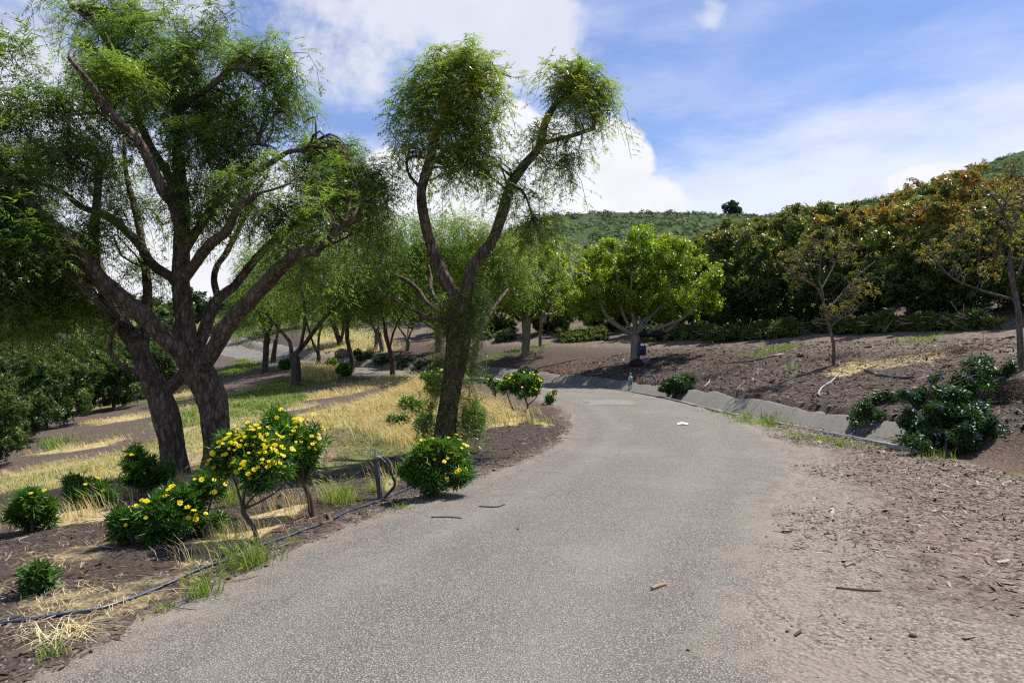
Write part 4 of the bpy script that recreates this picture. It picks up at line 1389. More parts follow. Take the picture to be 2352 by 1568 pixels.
far_pepper((731, 838), [(731, 830), (732, 815)], [6, 5, 5], [([(732, 818), (719, 787), (710, 760), (700, 720)], [4, 4, 3.5, 2]), ([(732, 818), (732, 778), (739, 745), (745, 700)], [4.5, 4.5, 4, 2])],
    [(700, 690, 40, 40), (750, 680, 40, 40), (725, 630, 60, 50)], 320, 55, 'small twin stemmed pepper tree beside the far stretch of road')
far_pepper((781, 792), [(780, 785), (776, 774), (768, 751), (757, 734)], [8, 7.5, 7, 7, 5], [([(782, 785), (788, 760), (790, 735), (795, 700)], [6, 6, 5, 3]), ([(757, 734), (745, 710), (730, 690)], [5, 4, 3])],
    [(770, 700, 60, 30), (730, 690, 40, 30), (810, 690, 50, 30), (770, 650, 60, 40)], 300, 56, 'dark trunked pepper tree on the meadow across the far road')
far_pepper((628, 833), [(628, 825), (630, 805), (634, 780)], [8, 7, 6, 5], [([(634, 785), (640, 750), (650, 710)], [4, 4, 3])],
    [(640, 700, 45, 30), (600, 690, 45, 34)], 240, 57, 'short dark leaning pepper tree just behind the upright one')
far_pepper((1040, 868), [(1040, 850), (1038, 790), (1034, 740)], [9, 8, 7, 7], [([(1034, 745), (1010, 690), (985, 640), (970, 600)], [6, 5, 4, 3]), ([(1034, 745), (1060, 690), (1085, 640), (1110, 600)], [6, 5, 4, 3])],
    [(950, 560, 50, 50), (1010, 540, 60, 50), (1080, 540, 60, 50), (1140, 580, 50, 50), (1040, 610, 80, 50), (1130, 640, 60, 50), (960, 640, 60, 50), (1190, 640, 40, 40)], 760, 58,
    'pepper tree hidden behind the Y shaped trunk, its crown filling the fork', yellow=.08)

# ------------------------------------------------------------------ broad-leaved trees
def broad_tree(name, cat, label, base, trunk, limbs, lobes, nleaf, seed, bark, templates, leafm, ntwig=40, smin=.75, smax=1.2, inner=.4, up=.6, top_tint=.35, base_tint=.30, group=None, upper=.2,
               sides=16, step=.1, twr=.02, barkamt=.03, flare=.25):
    rg_ = np.random.default_rng(seed)
    t = thing(name, label, cat, base, group)
    V, F = tube(trunk[0], trunk[1], sides, step=step, bark=barkamt, seed=seed, flare=flare, lump=.06)
    part('trunk', t, V, F, bark, smooth=True)
    for i, (lp, lr) in enumerate(limbs):
        V, F = tube(lp, lr, max(8, sides - 4), step=step * 1.2, bark=barkamt, seed=seed + i)
        part('limb', t, V, F, bark, smooth=True)
    pos, nrm, hh, k = sample_lobes(lobes, nleaf, rg_, inner, upper, gap=2.2, gthr=.42)
    lt = rg_.normal(0, .06, len(lobes))[k]
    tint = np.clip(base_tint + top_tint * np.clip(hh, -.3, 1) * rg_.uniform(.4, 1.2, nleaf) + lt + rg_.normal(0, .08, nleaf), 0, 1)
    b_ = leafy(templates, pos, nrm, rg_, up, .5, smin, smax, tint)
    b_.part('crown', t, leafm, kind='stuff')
    if ntwig:
        tb = Buf()
        twigs(tb, pos, [l for l, _ in limbs] or [trunk[0]], rg_, ntwig, twr, .006, sag=.06)
        tb.part('twig', t, bark, kind='stuff')
    return t


def ficus(base_uv, fork_uv, rad, limbs, lobes_px, n, seed, label, rd=1.6, nsub=26):
    b0 = G(*base_uv)
    Yd = b0[1]
    rg_ = np.random.default_rng(seed)
    tp = np.vstack([b0 - np.array([0, 0, .2]), trace([base_uv, ((base_uv[0] + fork_uv[0]) / 2 + 1, (base_uv[1] + fork_uv[1]) / 2), fork_uv], Yd)])
    lm = []
    for i, lp in enumerate(limbs):
        off = 1.5 * math.sin(i * 2.4 + seed)
        r0 = rad * (.55 if i < 3 else .36)
        lm.append((trace([fork_uv] + lp, Yd, Yd + off), pxr(Yd, *np.linspace(r0, r0 * .25, len(lp) + 1))))
    big = [lobe(*l, Yd + rg_.uniform(-.5, .5), rd=rd) for l in lobes_px]
    lob = sub_lobes(big, int(nsub * 1.7), rg_, .33) + [(l[0], l[1] * .85, .5) for l in big]
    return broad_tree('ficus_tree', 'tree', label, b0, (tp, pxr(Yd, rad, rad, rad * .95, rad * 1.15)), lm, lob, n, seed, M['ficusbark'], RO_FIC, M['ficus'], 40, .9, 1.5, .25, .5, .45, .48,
                      'round ficus trees along the mulched bank', .25)


TF = ficus((1457, 838), (1460, 772), 11, [
    [(1430, 755), (1400, 735), (1380, 700), (1365, 660), (1340, 620)], [(1490, 770), (1530, 760), (1560, 735), (1590, 715), (1610, 690)], [(1475, 740), (1505, 715), (1530, 680), (1550, 640), (1570, 600)],
    [(1440, 740), (1425, 700), (1420, 650), (1410, 600), (1400, 570)], [(1462, 730), (1465, 690), (1470, 640), (1480, 590), (1490, 550)], [(1455, 735), (1448, 690), (1450, 630), (1445, 570)],
    [(1500, 720), (1540, 690), (1580, 660), (1600, 630)], [(1420, 745), (1385, 715), (1340, 690), (1320, 670)], [(1560, 735), (1580, 720), (1605, 700)]],
    [(1345, 660, 52, 62), (1400, 610, 75, 62), (1470, 590, 85, 62), (1545, 610, 75, 62), (1600, 655, 46, 66), (1400, 680, 75, 48), (1480, 670, 85, 45), (1560, 690, 65, 45), (1335, 705, 34, 36), (1615, 705, 30, 36)], 6400, 61,
    'broad round ficus with pale trunk and bags in its fork on the bank', nsub=90)
ficus((1206, 817), (1209, 735), 9.5, [
    [(1180, 715), (1160, 700), (1140, 685), (1120, 660)], [(1240, 725), (1270, 720), (1300, 705)], [(1215, 710), (1225, 680), (1235, 640)], [(1200, 705), (1195, 660), (1190, 620)], [(1230, 700), (1260, 660), (1275, 620)]],
    [(1160, 660, 50, 50), (1220, 620, 60, 60), (1270, 620, 40, 60), (1210, 680, 60, 40), (1280, 680, 36, 40)], 2300, 62, 'ficus with tall pale trunk standing right of the Y shaped tree', nsub=44)
ficus((1091, 817), (1090, 750), 9, [[(1070, 720), (1050, 690)], [(1110, 720), (1130, 690)], [(1090, 710), (1092, 660)]], [(1070, 680, 40, 40), (1120, 670, 40, 40), (1095, 630, 50, 50)], 1500, 63,
      'ficus whose pale trunk shows just behind the Y shaped tree', nsub=34)
ficus((1007, 808), (1006, 762), 8, [[(985, 745), (965, 735), (940, 720)], [(1000, 730), (995, 700), (990, 660)], [(1015, 735), (1030, 700)]], [(980, 690, 45, 36), (1010, 650, 45, 45), (950, 700, 35, 30)], 1500, 64,
      'ficus with whitewashed trunk left of the Y shaped tree', nsub=34)
ficus((936, 805), (937, 780), 5, [[(915, 750), (905, 720)], [(945, 760), (960, 740)], [(938, 750), (940, 710)]], [(915, 710, 34, 30), (950, 715, 34, 30), (930, 680, 40, 30)], 1100, 65,
      'small low forking ficus on the far bank', nsub=26)
ficus((879, 806), (868, 764), 6, [[(850, 745), (830, 735)], [(870, 740), (875, 700)]], [(850, 710, 36, 30), (885, 700, 36, 30), (860, 670, 40, 30)], 1100, 66, 'leaning pale ficus at the far end of the bank', nsub=26)
ficus((863, 802), (864, 770), 4.5, [[(855, 740), (845, 700)], [(870, 740), (880, 710)]], [(850, 680, 34, 30), (880, 690, 34, 30)], 800, 67, 'thin straight ficus behind the leaning one at the far end', nsub=20)

b0 = G(1241, 794)
Yd = b0[1]
broad_tree('sapling', 'tree', 'thin many stemmed sapling right of the tall pale ficus', b0, (np.vstack([b0 - np.array([0, 0, .1]), trace([(1241, 790), (1241, 760), (1244, 735)], Yd)]), pxr(Yd, 4, 4, 3.5, 3)),
           [(trace([(1243, 740), (1247, 700), (1255, 660), (1262, 630)], Yd, Yd - .4), pxr(Yd, 2.5, 2.2, 1.8, 1)), (trace([(1243, 745), (1262, 715), (1275, 690)], Yd, Yd + .5), pxr(Yd, 2.5, 2, 1)),
            (trace([(1242, 750), (1238, 715), (1236, 680)], Yd, Yd + .2), pxr(Yd, 2.2, 2, 1))],
           [lobe(1262, 640, 26, 26, Yd), lobe(1280, 690, 20, 18, Yd + .4), lobe(1236, 670, 18, 20, Yd)], 160, 68, M['ficusbark'], RO_FIC, M['ficus'], 10, sides=8)

# ---- avocado orchard: four grown shapes, each tree a copy of one with its parts
def avocado_proto(seed, hgt, wid, tops, low, bt=.24):
    rg_ = np.random.default_rng(seed)
    t = thing('avocado_tree', 'x', 'tree', (0, 0, 0), None)
    tr = np.array([(0, 0, -.25), (.03, 0, .3), (.0, .05, .8)])
    V, F = tube(tr, [.17, .14, .13], 10, n=8, bark=.05, seed=seed, flare=.3)
    part('trunk', t, V, F, M['greybark'], smooth=True)
    for i in range(5):
        a = i * 1.256 + rg_.uniform(-.3, .3)
        e = np.array([math.cos(a), math.sin(a), 0])
        V, F = tube(np.array([(0, 0, .65), e * wid * .25 + np.array([0, 0, 1.4]), e * wid * .45 + np.array([0, 0, hgt * .5]), e * wid * .6 + np.array([0, 0, hgt * .75])]), [.09, .07, .05, .02], 7, n=12, bark=.04, seed=seed + i)
        part('limb', t, V, F, M['greybark'], smooth=True)
    big = [(np.array([0, 0, hgt * .55]), np.array([wid, wid, hgt * .46]), 1.0), (np.array([0, 0, hgt * .32]), np.array([wid * .95, wid * .95, hgt * .26]), .7)]
    sub = sub_lobes(big, 90, rg_, .24, .3)
    for i in range(6):
        a = rg_.uniform(0, 6.28)
        q = np.array([math.cos(a) * wid * .5 * rg_.random(), math.sin(a) * wid * .5 * rg_.random(), hgt * rg_.uniform(.93, 1.06)])
        sub.append((q, np.array([.3, .3, .42]), .8))
    n = 2500
    pos, nrm, hh, k = sample_lobes(sub, n, rg_, .45, .15, gap=1.6, gthr=.42)
    rel = pos[:, 2] / hgt
    fl = rg_.random(len(sub))[k]
    flush = np.clip((rel - .36) * 1.6, 0, 1) * (.25 + .75 * (fl > .4)) * tops
    tint = np.clip(bt + .14 * hh + flush * rg_.uniform(.2, .95, n) + rg_.normal(0, .06, n), 0, 1)
    leafy(RO_AVO, pos, nrm, rg_, .35, .5, .8, 1.35, tint).part('crown', t, M['avocado'], kind='stuff')
    return t


AVO = [avocado_proto(71, 5.0, 2.2, .40, 1), avocado_proto(72, 5.4, 2.4, .72, 1), avocado_proto(73, 4.8, 2.1, .32, 1), avocado_proto(74, 5.2, 2.3, .55, 1), avocado_proto(75, 5.0, 2.3, .12, 1, .08)]
AVO_H = [5.0, 5.4, 4.8, 5.2, 5.0]
AVO_USED = set()


def copy_tree(proto, loc, rz, sc, label, group):
    if proto.name not in AVO_USED:
        AVO_USED.add(proto.name)
        o = proto
    else:
        o = proto.copy()
        COL.objects.link(o)
        for c in proto.children:
            d = c.copy()
            d.parent = o
            COL.objects.link(d)
    o.location = tuple(float(v) for v in loc)
    o.rotation_euler = (0, 0, rz)
    o.scale = sc
    o['label'] = label
    o['group'] = group
    return o


ORD = ['first', 'second', 'third', 'fourth', 'fifth', 'sixth', 'seventh', 'eighth', 'ninth', 'tenth', 'eleventh', 'twelfth']
rg = np.random.default_rng(77)
ROW1 = [(1030, 48, 0), (1140, 45, 2), (1260, 42.5, 0), (1390, 40, 2), (1530, 37, 0), (1670, 34, 2), (1800, 31.5, 0), (1940, 29, 3), (2090, 26.5, 1), (2230, 24.5, 1), (2390, 22.5, 3)]
ROW2 = [(1590, 43, 0), (1740, 40, 3), (1890, 37, 0), (2030, 34, 1), (2170, 31.5, 3), (2310, 29, 1)]
ROW3 = [(1660, 49, 2), (1800, 46, 0), (1960, 43, 3), (2110, 40, 1), (2260, 37, 1)]
ROW4 = [(1740, 55, 2), (1890, 52, 3), (2050, 48.5, 1), (2190, 45.5, 1), (2320, 43, 3)]
SKU = [1000, 1250, 1400, 1540, 1620, 1700, 1800, 1900, 2000, 2100, 2200, 2300, 2450]
SKV = [650, 630, 600, 565, 535, 512, 496, 478, 464, 444, 400, 412, 395]
for r, (row, rn) in enumerate(((ROW1, 'front row'), (ROW2, 'second row'), (ROW3, 'third row'), (ROW4, 'back row'))):
    for i, (u, Y_, k) in enumerate(row):
        x = (u - 1176) / 1568 * Y_
        z = float(H([x], [Y_])[0])
        ztop = CAM_H + (784 - np.interp(u, SKU, SKV)) / 1568 * Y_
        s2 = (ztop - z) / (AVO_H[k] * 1.03) * (rg.uniform(.86, 1.0) if r < 3 else rg.uniform(.9, 1.02))
        s2 = float(np.clip(s2, .4, 1.4))
        wd = max(s2, .85) * rg.uniform(.95, 1.12)
        copy_tree(AVO[k], (x, Y_, z), rg.uniform(0, 6.28), (wd, wd, s2), '%s avocado tree from the left in the %s of the orchard on the bank' % (ORD[i], rn), 'avocado orchard on the bank')
LROW = [(-60, 1085, .36), (30, 1020, .46), (105, 985, .54), (180, 950, .58), (262, 940, .46), (320, 915, .52), (60, 925, .55), (150, 905, .58), (240, 895, .56), (370, 905, .50), (-20, 960, .6)]
for i, (u, v, s_) in enumerate(LROW):
    g = G(u, v)
    copy_tree(AVO[4], g, rg.uniform(0, 6.28), (s_ * 1.05, s_ * 1.05, s_), 'young avocado tree low in the left hollow, %s in the planting' % ORD[i], 'young avocado trees in the left hollow')

# ------------------------------------------------------------------ sparse trees on the right
def sparse_tree(label, base_uv, Yd, trunk, rad, limbs, lobes_px, n, seed, ntw):
    b0 = np.array([(base_uv[0] - 1176) / 1568 * Yd, Yd, 0])
    b0[2] = float(H([b0[0]], [b0[1]])[0])
    tp = np.vstack([b0 - np.array([0, 0, .15]), b0 + np.array([0, 0, .05]), trace(trunk, Yd)])
    rg_ = np.random.default_rng(seed)
    lm = [(trace(lp, Yd, Yd + 1.2 * math.sin(2.2 * i + seed)), pxr(Yd, *np.linspace(r0 * .62, r1 * .6, len(lp)))) for i, (lp, r0, r1) in enumerate(limbs)]
    lobes = [lobe(*l, Yd + rg_.uniform(-.6, .6)) for l in lobes_px]
    t = thing('sparse_tree', label, 'tree', b0)
    V, F = tube(tp, pxr(Yd, rad * .62, *np.linspace(rad * .6, rad * .36, len(trunk) + 1)), 14, step=.06, bark=.05, seed=seed, flare=.2)
    part('trunk', t, V, F, M['greybark'], smooth=True)
    for i, (lp, lr) in enumerate(lm):
        V, F = tube(lp, lr, 9, step=.08, bark=.05, seed=seed + i, lump=.1)
        part('limb', t, V, F, M['greybark'], smooth=True)
    pos, nrm, hh, k = sample_lobes(lobes, n, rg_, .1, .1)
    leafy(RO_SPA, pos, nrm, rg_, .2, .6, .6, 1.2, np.clip(rg_.normal(.45, .25, n), 0, 1)).part('crown', t, M['sparse'], kind='stuff')
    tb = Buf()
    p3, _, _, _ = sample_lobes(lobes, ntw, rg_, .2, .1)
    twigs(tb, np.vstack([pos, p3]), [l for l, _ in lm], rg_, ntw, .011, .003, sag=.05)
    tb.part('twig', t, M['greybark'], kind='stuff')


sparse_tree('small sparse tree with thin bare twigs and a few yellow leaves', (1915, 822), 18.0, [(1914, 790), (1905, 750), (1893, 710), (1888, 670), (1880, 640)], 6.5, [
    ([(1905, 752), (1925, 735), (1955, 720), (1985, 690)], 4, 1.5), ([(1893, 712), (1920, 690), (1945, 660), (1985, 620), (2010, 600)], 3.5, 1.2), ([(1887, 670), (1860, 650), (1830, 640), (1790, 640)], 3.5, 1.2),
    ([(1882, 645), (1885, 600), (1890, 560), (1900, 520)], 3.5, 1.2), ([(1886, 665), (1910, 620), (1930, 580), (1950, 550)], 3, 1), ([(1890, 690), (1865, 640), (1840, 590), (1810, 570)], 3, 1)],
    [(1820, 600, 60, 40), (1890, 560, 60, 50), (1960, 590, 60, 40), (1980, 660, 50, 40), (1940, 710, 60, 24), (1890, 710, 50, 16), (1830, 640, 40, 30)], 200, 81, 170)
sparse_tree('taller sparse tree with long bare side limb at the right edge', (2345, 812), 13.2, [(2342, 760), (2336, 700), (2326, 650), (2320, 600), (2330, 520)], 11, [
    ([(2336, 690), (2300, 680), (2250, 665), (2190, 640), (2150, 600), (2120, 570)], 6, 2), ([(2322, 610), (2290, 570), (2250, 545), (2200, 540)], 4.5, 1.5), ([(2328, 560), (2310, 500), (2280, 450), (2240, 420)], 4.5, 1.3),
    ([(2330, 530), (2340, 460), (2335, 400), (2330, 370)], 4.5, 1), ([(2336, 640), (2360, 580), (2400, 520), (2430, 450)], 5, 1.3), ([(2200, 640), (2190, 610), (2210, 590), (2240, 580)], 3, 1)],
    [(2160, 580, 60, 40), (2230, 540, 70, 50), (2290, 470, 70, 60), (2330, 420, 50, 50), (2390, 520, 60, 80), (2270, 620, 60, 30), (2330, 560, 50, 50)], 330, 82, 260)

# lone tree on the hill top
xh, yh = P(1678, 497, 158)[0], 158.0
bh = np.array([xh, yh, float(hill_z(np.array([xh]), np.array([yh]))[0])])
broad_tree('oak_tree', 'tree', 'lone dark bushy tree standing on the crest of the hill', bh, (np.array([bh - [0, 0, .4], bh + [0, 0, 1.0], bh + [.1, 0, 1.8]]), [.3, .25, .2]), [
    (np.array([bh + [0, 0, 1.2], bh + [-.8, 0, 2.4], bh + [-1.0, 0, 3.2]]), [.15, .1, .05]), (np.array([bh + [0, 0, 1.2], bh + [.7, .3, 2.4], bh + [1.2, 0, 3.0]]), [.15, .1, .05])],
    [(bh + np.array([-1.3, 0, 1.9]), np.array([.8, .8, .9]), 1), (bh + np.array([.5, 0, 2.5]), np.array([1.2, 1.2, 1.1]), 1), (bh + np.array([1.4, 0, 1.4]), np.array([1.1, 1, .9]), 1), (bh + np.array([-.2, 0, .9]), np.array([1.8, 1, .7]), .9), (bh + np.array([1.9, 0, .6]), np.array([.9, 1, .5]), .6)],
    420, 91, M['greybark'], RO_FAR, M['fartree'], 0, .5, .9, .2, sides=8, step=.4)

# far trees beyond the hollow on the left
FT = [(20, 68, 4.6), (90, 74, 4.2), (170, 80, 5.0), (250, 72, 4.4), (330, 78, 5.6), (385, 70, 4.6), (440, 84, 5.5), (505, 76, 5.0), (560, 88, 5.4), (-60, 66, 5.0), (620, 92, 5.6), (690, 98, 5.5)]
for i, (u, Y_, h_) in enumerate(FT):
    x = (u - 1176) / 1568 * Y_
    b0 = np.array([x, Y_, float(H([x], [Y_])[0])])
    rg_ = np.random.default_rng(400 + i)
    w_ = h_ * rg_.uniform(.42, .55)
    big = [(b0 + np.array([0, 0, h_ * .6]), np.array([w_, w_, h_ * .38]), 1)]
    broad_tree('far_tree', 'tree', 'distant dark tree on the far side of the hollow, %s from the left' % ORD[i], b0, (np.array([b0 - [0, 0, .3], b0 + [0, 0, h_ * .3], b0 + [.1, 0, h_ * .5]]), [.22, .17, .1]),
               [(np.array([b0 + [0, 0, h_ * .3], b0 + [s * w_ * .5, 0, h_ * .6]]), [.1, .04]) for s in (-1, 1)], sub_lobes(big, 16, rg_, .4), 230, 400 + i, M['greybark'], RO_FAR, M['fartree'], 0, .7, 1.25, .2,
               group='distant trees beyond the hollow', sides=7, step=.5)

BT = [(640, 66, 5.2), (700, 72, 5.8), (770, 70, 5.0), (835, 66, 5.4), (900, 64, 5.0), (955, 60, 5.0), (1010, 62, 5.4), (1075, 58, 5.2), (1140, 60, 5.4), (870, 84, 6.5), (980, 80, 6.5), (1090, 78, 6.5)]
for i, (u, Y_, h_) in enumerate(BT):
    x = (u - 1176) / 1568 * Y_
    b0 = np.array([x, Y_, float(H([x], [Y_])[0])])
    rg_ = np.random.default_rng(440 + i)
    w_ = h_ * rg_.uniform(.45, .58)
    big = [(b0 + np.array([0, 0, h_ * .58]), np.array([w_, w_, h_ * .42]), 1)]
    broad_tree('far_tree', 'tree', 'distant green tree beyond the far road, %s from the left' % ORD[i], b0, (np.array([b0 - [0, 0, .3], b0 + [0, 0, h_ * .3], b0 + [.1, 0, h_ * .5]]), [.22, .17, .1]),
               [(np.array([b0 + [0, 0, h_ * .3], b0 + [s * w_ * .5, 0, h_ * .6]]), [.1, .04]) for s in (-1, 1)], sub_lobes(big, 22, rg_, .36), 350, 440 + i, M['greybark'], RO_FARS, M['pepper_far'], 0, .75, 1.35, .2,
               group='distant trees beyond the far road', sides=7, step=.5)

# scrub on the hill: one mass of small bushes nobody could count
rg = np.random.default_rng(93)
n = 4200
hx = rg.uniform(-60, 190, n)
ht = rg.random(n) ** .7 * 1.04
hy = 68 + ht * 92
hz = hill_z(hx, hy)
rr = rg.uniform(.55, 1.5, n)
b = Buf()
q = 10
d = rg.normal(0, 1, (n, q, 3))
d /= np.linalg.norm(d, axis=2)[..., None]
d[..., 2] = np.abs(d[..., 2])
c = np.stack([hx, hy, hz], -1)[:, None] + d * rr[:, None, None] * np.array([1.0, 1.0, .8]) * rg.uniform(.55, 1, (n, q, 1))
pos = c.reshape(-1, 3)
tint = np.clip(np.repeat(rg.random(n) * .55 + 1.3 * (fnoise(np.stack([hx, hy, hz], -1) * .06, 88, 3) - .5) + .2, q) + rg.normal(.1, .1, n * q), 0, 1)
v, f, t = RO_FAR[0]
b = Buf()
f3 = f[:4]
v3 = v[:8]
b.add(*bake(v3, f3, t[:8] * .5, pos, rot_axis(d.reshape(-1, 3) + np.array([0, 0, .3]), rg.uniform(0, 6.28, n * q)), np.repeat(rr, q) * .9, tint))
b.solo('hill_scrub', M['hillshrub'], 'low grey green scrub covering the hillside', 'scrub', kind='stuff')


# ------------------------------------------------------------------ yellow daisy bushes
def flower_mesh():
    rg_ = np.random.default_rng(9)
    bV, bF, bT = [], [], []
    k = 0
    for i in range(9):
        a = i * 2 * np.pi / 9 + rg_.uniform(-.1, .1)
        L = .030 * rg_.uniform(.85, 1.1)
        ca, sa = math.cos(a), math.sin(a)
        pts = np.array([(.006, -.003, 0), (.006, .003, 0), (L * .7, .0062, .004), (L, 0, .001), (L * .7, -.0062, .004)])
        pts = np.stack([pts[:, 0] * ca - pts[:, 1] * sa, pts[:, 0] * sa + pts[:, 1] * ca, pts[:, 2]], -1)
        bV.append(pts)
        bF += [(k, k + 1, k + 2), (k, k + 2, k + 4), (k + 4, k + 2, k + 3)]
        bT += [rg_.uniform(.1, .9)] * 5
        k += 5
    V = np.vstack(bV)
    me = mk_mesh('flower', V, np.array(bF), M['petal'], np.array(bT))
    return me


def disc_mesh():
    th = np.linspace(0, 2 * np.pi, 8, endpoint=False)
    V = [(math.cos(a) * .0085, math.sin(a) * .0085, .002) for a in th] + [(math.cos(a) * .005, math.sin(a) * .005, .0065) for a in th] + [(0, 0, .0075)]
    F = []
    for i in range(8):
        j = (i + 1) % 8
        F += [(i, j, 8 + j), (i, 8 + j, 8 + i), (8 + i, 8 + j, 16)]
    return mk_mesh('flower_disc', np.array(V), np.array(F), M['disc'])


FLOWER, DISC = flower_mesh(), disc_mesh()


def bush(name, cat, label, base, stems, lobes, nros, nfl, seed, templates, leafm, woody='twig', group=None, tint0=.45, ntwig=40, smin=.8, smax=1.25, fl_scale=1.0, lit=(.35, -.25, .55), inner=.35, fl_lobes=None,
         stalk=.07, discs=True):
    rg_ = np.random.default_rng(seed)
    t = thing(name, label, cat, base, group)
    tb = Buf()
    for lp, lr in stems:
        tb.add(*tube(lp, lr, 9, step=.03, bark=.08, seed=seed, lump=.15))
    sub = sub_lobes([(l[0], l[1] * .9, l[2]) for l in lobes], 40, rg_, .33, .45, 1.4) + [(l[0], l[1] * .7, .3) for l in lobes]
    sub = [(c_, np.minimum(r_, lobes[0][1].max()), w_) for c_, r_, w_ in sub]
    pos, nrm, hh, k = sample_lobes(sub, nros, rg_, inner, .25, gap=7.0, gthr=.47)
    st = [np.asarray(s[0]) for s in stems]
    if ntwig:
        twigs(tb, pos, st, rg_, ntwig, .008, .003, sag=.05)
    tb.part('stem', t, M[woody], smooth=True)
    tint = np.clip(tint0 + .25 * hh + rg_.normal(0, .12, nros), 0, 1)
    leafy(templates, pos, nrm, rg_, .8, .5, smin, smax, tint).part('foliage', t, leafm, kind='stuff')
    if nfl:
        fp, fn, fh, fk = sample_lobes(fl_lobes or lobes, nfl * 3, rg_, .93, .8)
        score = fn @ unit(np.array(lit)) + rg_.normal(0, .42, len(fp))
        sel = np.argsort(-score)[:nfl]
        fp, fn = fp[sel], fn[sel]
        ax = fn * .7 + np.array([.12, -.45, .75]) + rg_.normal(0, .28, fn.shape)
        fp2 = fp + (fn * .5 + np.array([0, 0, .6])) * (stalk * rg_.uniform(.5, 1.5, nfl))[:, None]
        rot = rot_axis(ax, rg_.uniform(0, 6.28, nfl))
        sb = Buf()
        from mathutils import Matrix
        for i in range(nfl):
            sb.add(*tube([fp[i] - fn[i] * .05, (fp[i] + fp2[i]) / 2 + fn[i] * .01, fp2[i]], [.002, .0015], 3, n=4))
            o = link('flower', FLOWER, t)
            s = fl_scale * rg_.uniform(.55, .98)
            mt = Matrix([list(rot[i][r]) + [0] for r in range(3)] + [[0, 0, 0, 1]])
            o.matrix_local = Matrix.Translation(tuple(fp2[i] - np.array(t.location))) @ mt @ Matrix.Scale(s, 4)
            if discs:
                d_ = link('flower_disc', DISC, o)
        sb.part('flower_stalk', t, M['daisy'], kind='stuff')
    return t


DG = 'yellow flowering daisy bushes'
g1 = G(593, 1243)
Y1 = g1[1]
bush('daisy_bush', 'bush', 'yellow daisy bush full of open flowers on a bent bare stem beside the pipe', g1, [
    (np.vstack([g1 - [0, 0, .05], trace([(590, 1235), (581, 1208), (562, 1182), (558, 1165)], Y1)]), [.022, .02, .018, .02, .018]),
    (trace([(558, 1168), (560, 1140), (568, 1110), (572, 1070)], Y1, Y1 + .1), [.014, .011, .009, .005]),
    (trace([(560, 1165), (582, 1140), (610, 1110), (630, 1070)], Y1, Y1 - .1), [.012, .009, .007, .004]),
    (trace([(562, 1168), (600, 1150), (640, 1125), (660, 1100)], Y1, Y1 + .15), [.011, .009, .007, .004]),
    (trace([(558, 1170), (548, 1130), (535, 1090), (530, 1060)], Y1, Y1 - .1), [.011, .009, .007, .004])],
    [lobe(540, 1050, 46, 38, Y1), lobe(585, 1030, 60, 40, Y1 + .1), lobe(630, 1060, 40, 40, Y1), lobe(590, 1080, 60, 32, Y1 - .05), lobe(515, 1075, 28, 24, Y1)], 1000, 165, 101, RO_DAI, M['daisy'], group=DG, ntwig=60,
    lit=(.1, -.75, .45), stalk=.06, fl_scale=.82)
g2 = G(718, 1182)
Y2 = g2[1]
bush('daisy_bush', 'bush', 'taller daisy bush with thick bent stem right behind the fullest flowering one', g2, [
    (np.vstack([g2 - [0, 0, .05], trace([(716, 1170), (712, 1140), (697, 1107), (677, 1082)], Y2)]), [.034, .03, .028, .026, .02]),
    (trace([(697, 1107), (690, 1060), (680, 1020)], Y2), [.018, .012, .006]), (trace([(690, 1095), (660, 1050), (640, 1000)], Y2, Y2 + .2), [.016, .012, .006]),
    (trace([(712, 1182), (708, 1150), (705, 1120)], Y2 - .05), [.012, .01, .006]), (trace([(700, 1112), (715, 1070), (715, 1040)], Y2), [.012, .01, .005])],
    [lobe(640, 990, 50, 34, Y2 + .1), lobe(690, 1005, 46, 36, Y2), lobe(715, 1030, 28, 30, Y2), lobe(670, 1040, 50, 36, Y2), lobe(615, 1010, 30, 30, Y2 + .1), lobe(680, 1075, 40, 24, Y2 + .1)], 1050, 46, 102, RO_DAI, M['daisy'], group=DG, ntwig=60)
g3 = G(350, 1246)
Y3 = g3[1]
bush('daisy_bush', 'bush', 'dark low spreading daisy bush in the shade below the fullest flowering one', g3, [
    (np.vstack([g3 - [0, 0, .05], trace([(355, 1235), (370, 1215), (400, 1190)], Y3)]), [.02, .018, .014, .008]), (trace([(352, 1240), (330, 1220), (300, 1210)], Y3), [.014, .01, .006]),
    (trace([(355, 1242), (420, 1228), (470, 1190), (490, 1130)], Y3, Y3 + .3), [.015, .012, .01, .006])],
    [lobe(300, 1205, 36, 28, Y3), lobe(350, 1190, 50, 34, Y3), lobe(410, 1165, 50, 36, Y3 + .15), lobe(470, 1150, 44, 46, Y3 + .3), lobe(490, 1100, 40, 36, Y3 + .4), lobe(400, 1205, 70, 22, Y3), lobe(480, 1195, 40, 22, Y3 + .2)], 1200, 34, 103, RO_DAI,
    M['daisy'], group=DG, tint0=.32, ntwig=40)
g4 = G(235, 1160)
Y4 = g4[1]
bush('daisy_bush', 'bush', 'low daisy bush with few flowers and bare lower twigs left of the crossed trunks', g4, [(np.vstack([g4 - [0, 0, .05], trace([(233, 1150), (225, 1130), (215, 1110)], Y4)]), [.02, .016, .014, .008]),
    (trace([(236, 1155), (250, 1140), (255, 1120)], Y4), [.014, .01, .006])],
    [lobe(185, 1115, 30, 24, Y4), lobe(222, 1105, 36, 20, Y4), lobe(205, 1130, 40, 16, Y4), lobe(245, 1145, 22, 12, Y4 - .1)], 520, 15, 104, RO_DAI, M['daisy'], group=DG, tint0=.35)
g5 = G(325, 1128)
Y5 = g5[1]
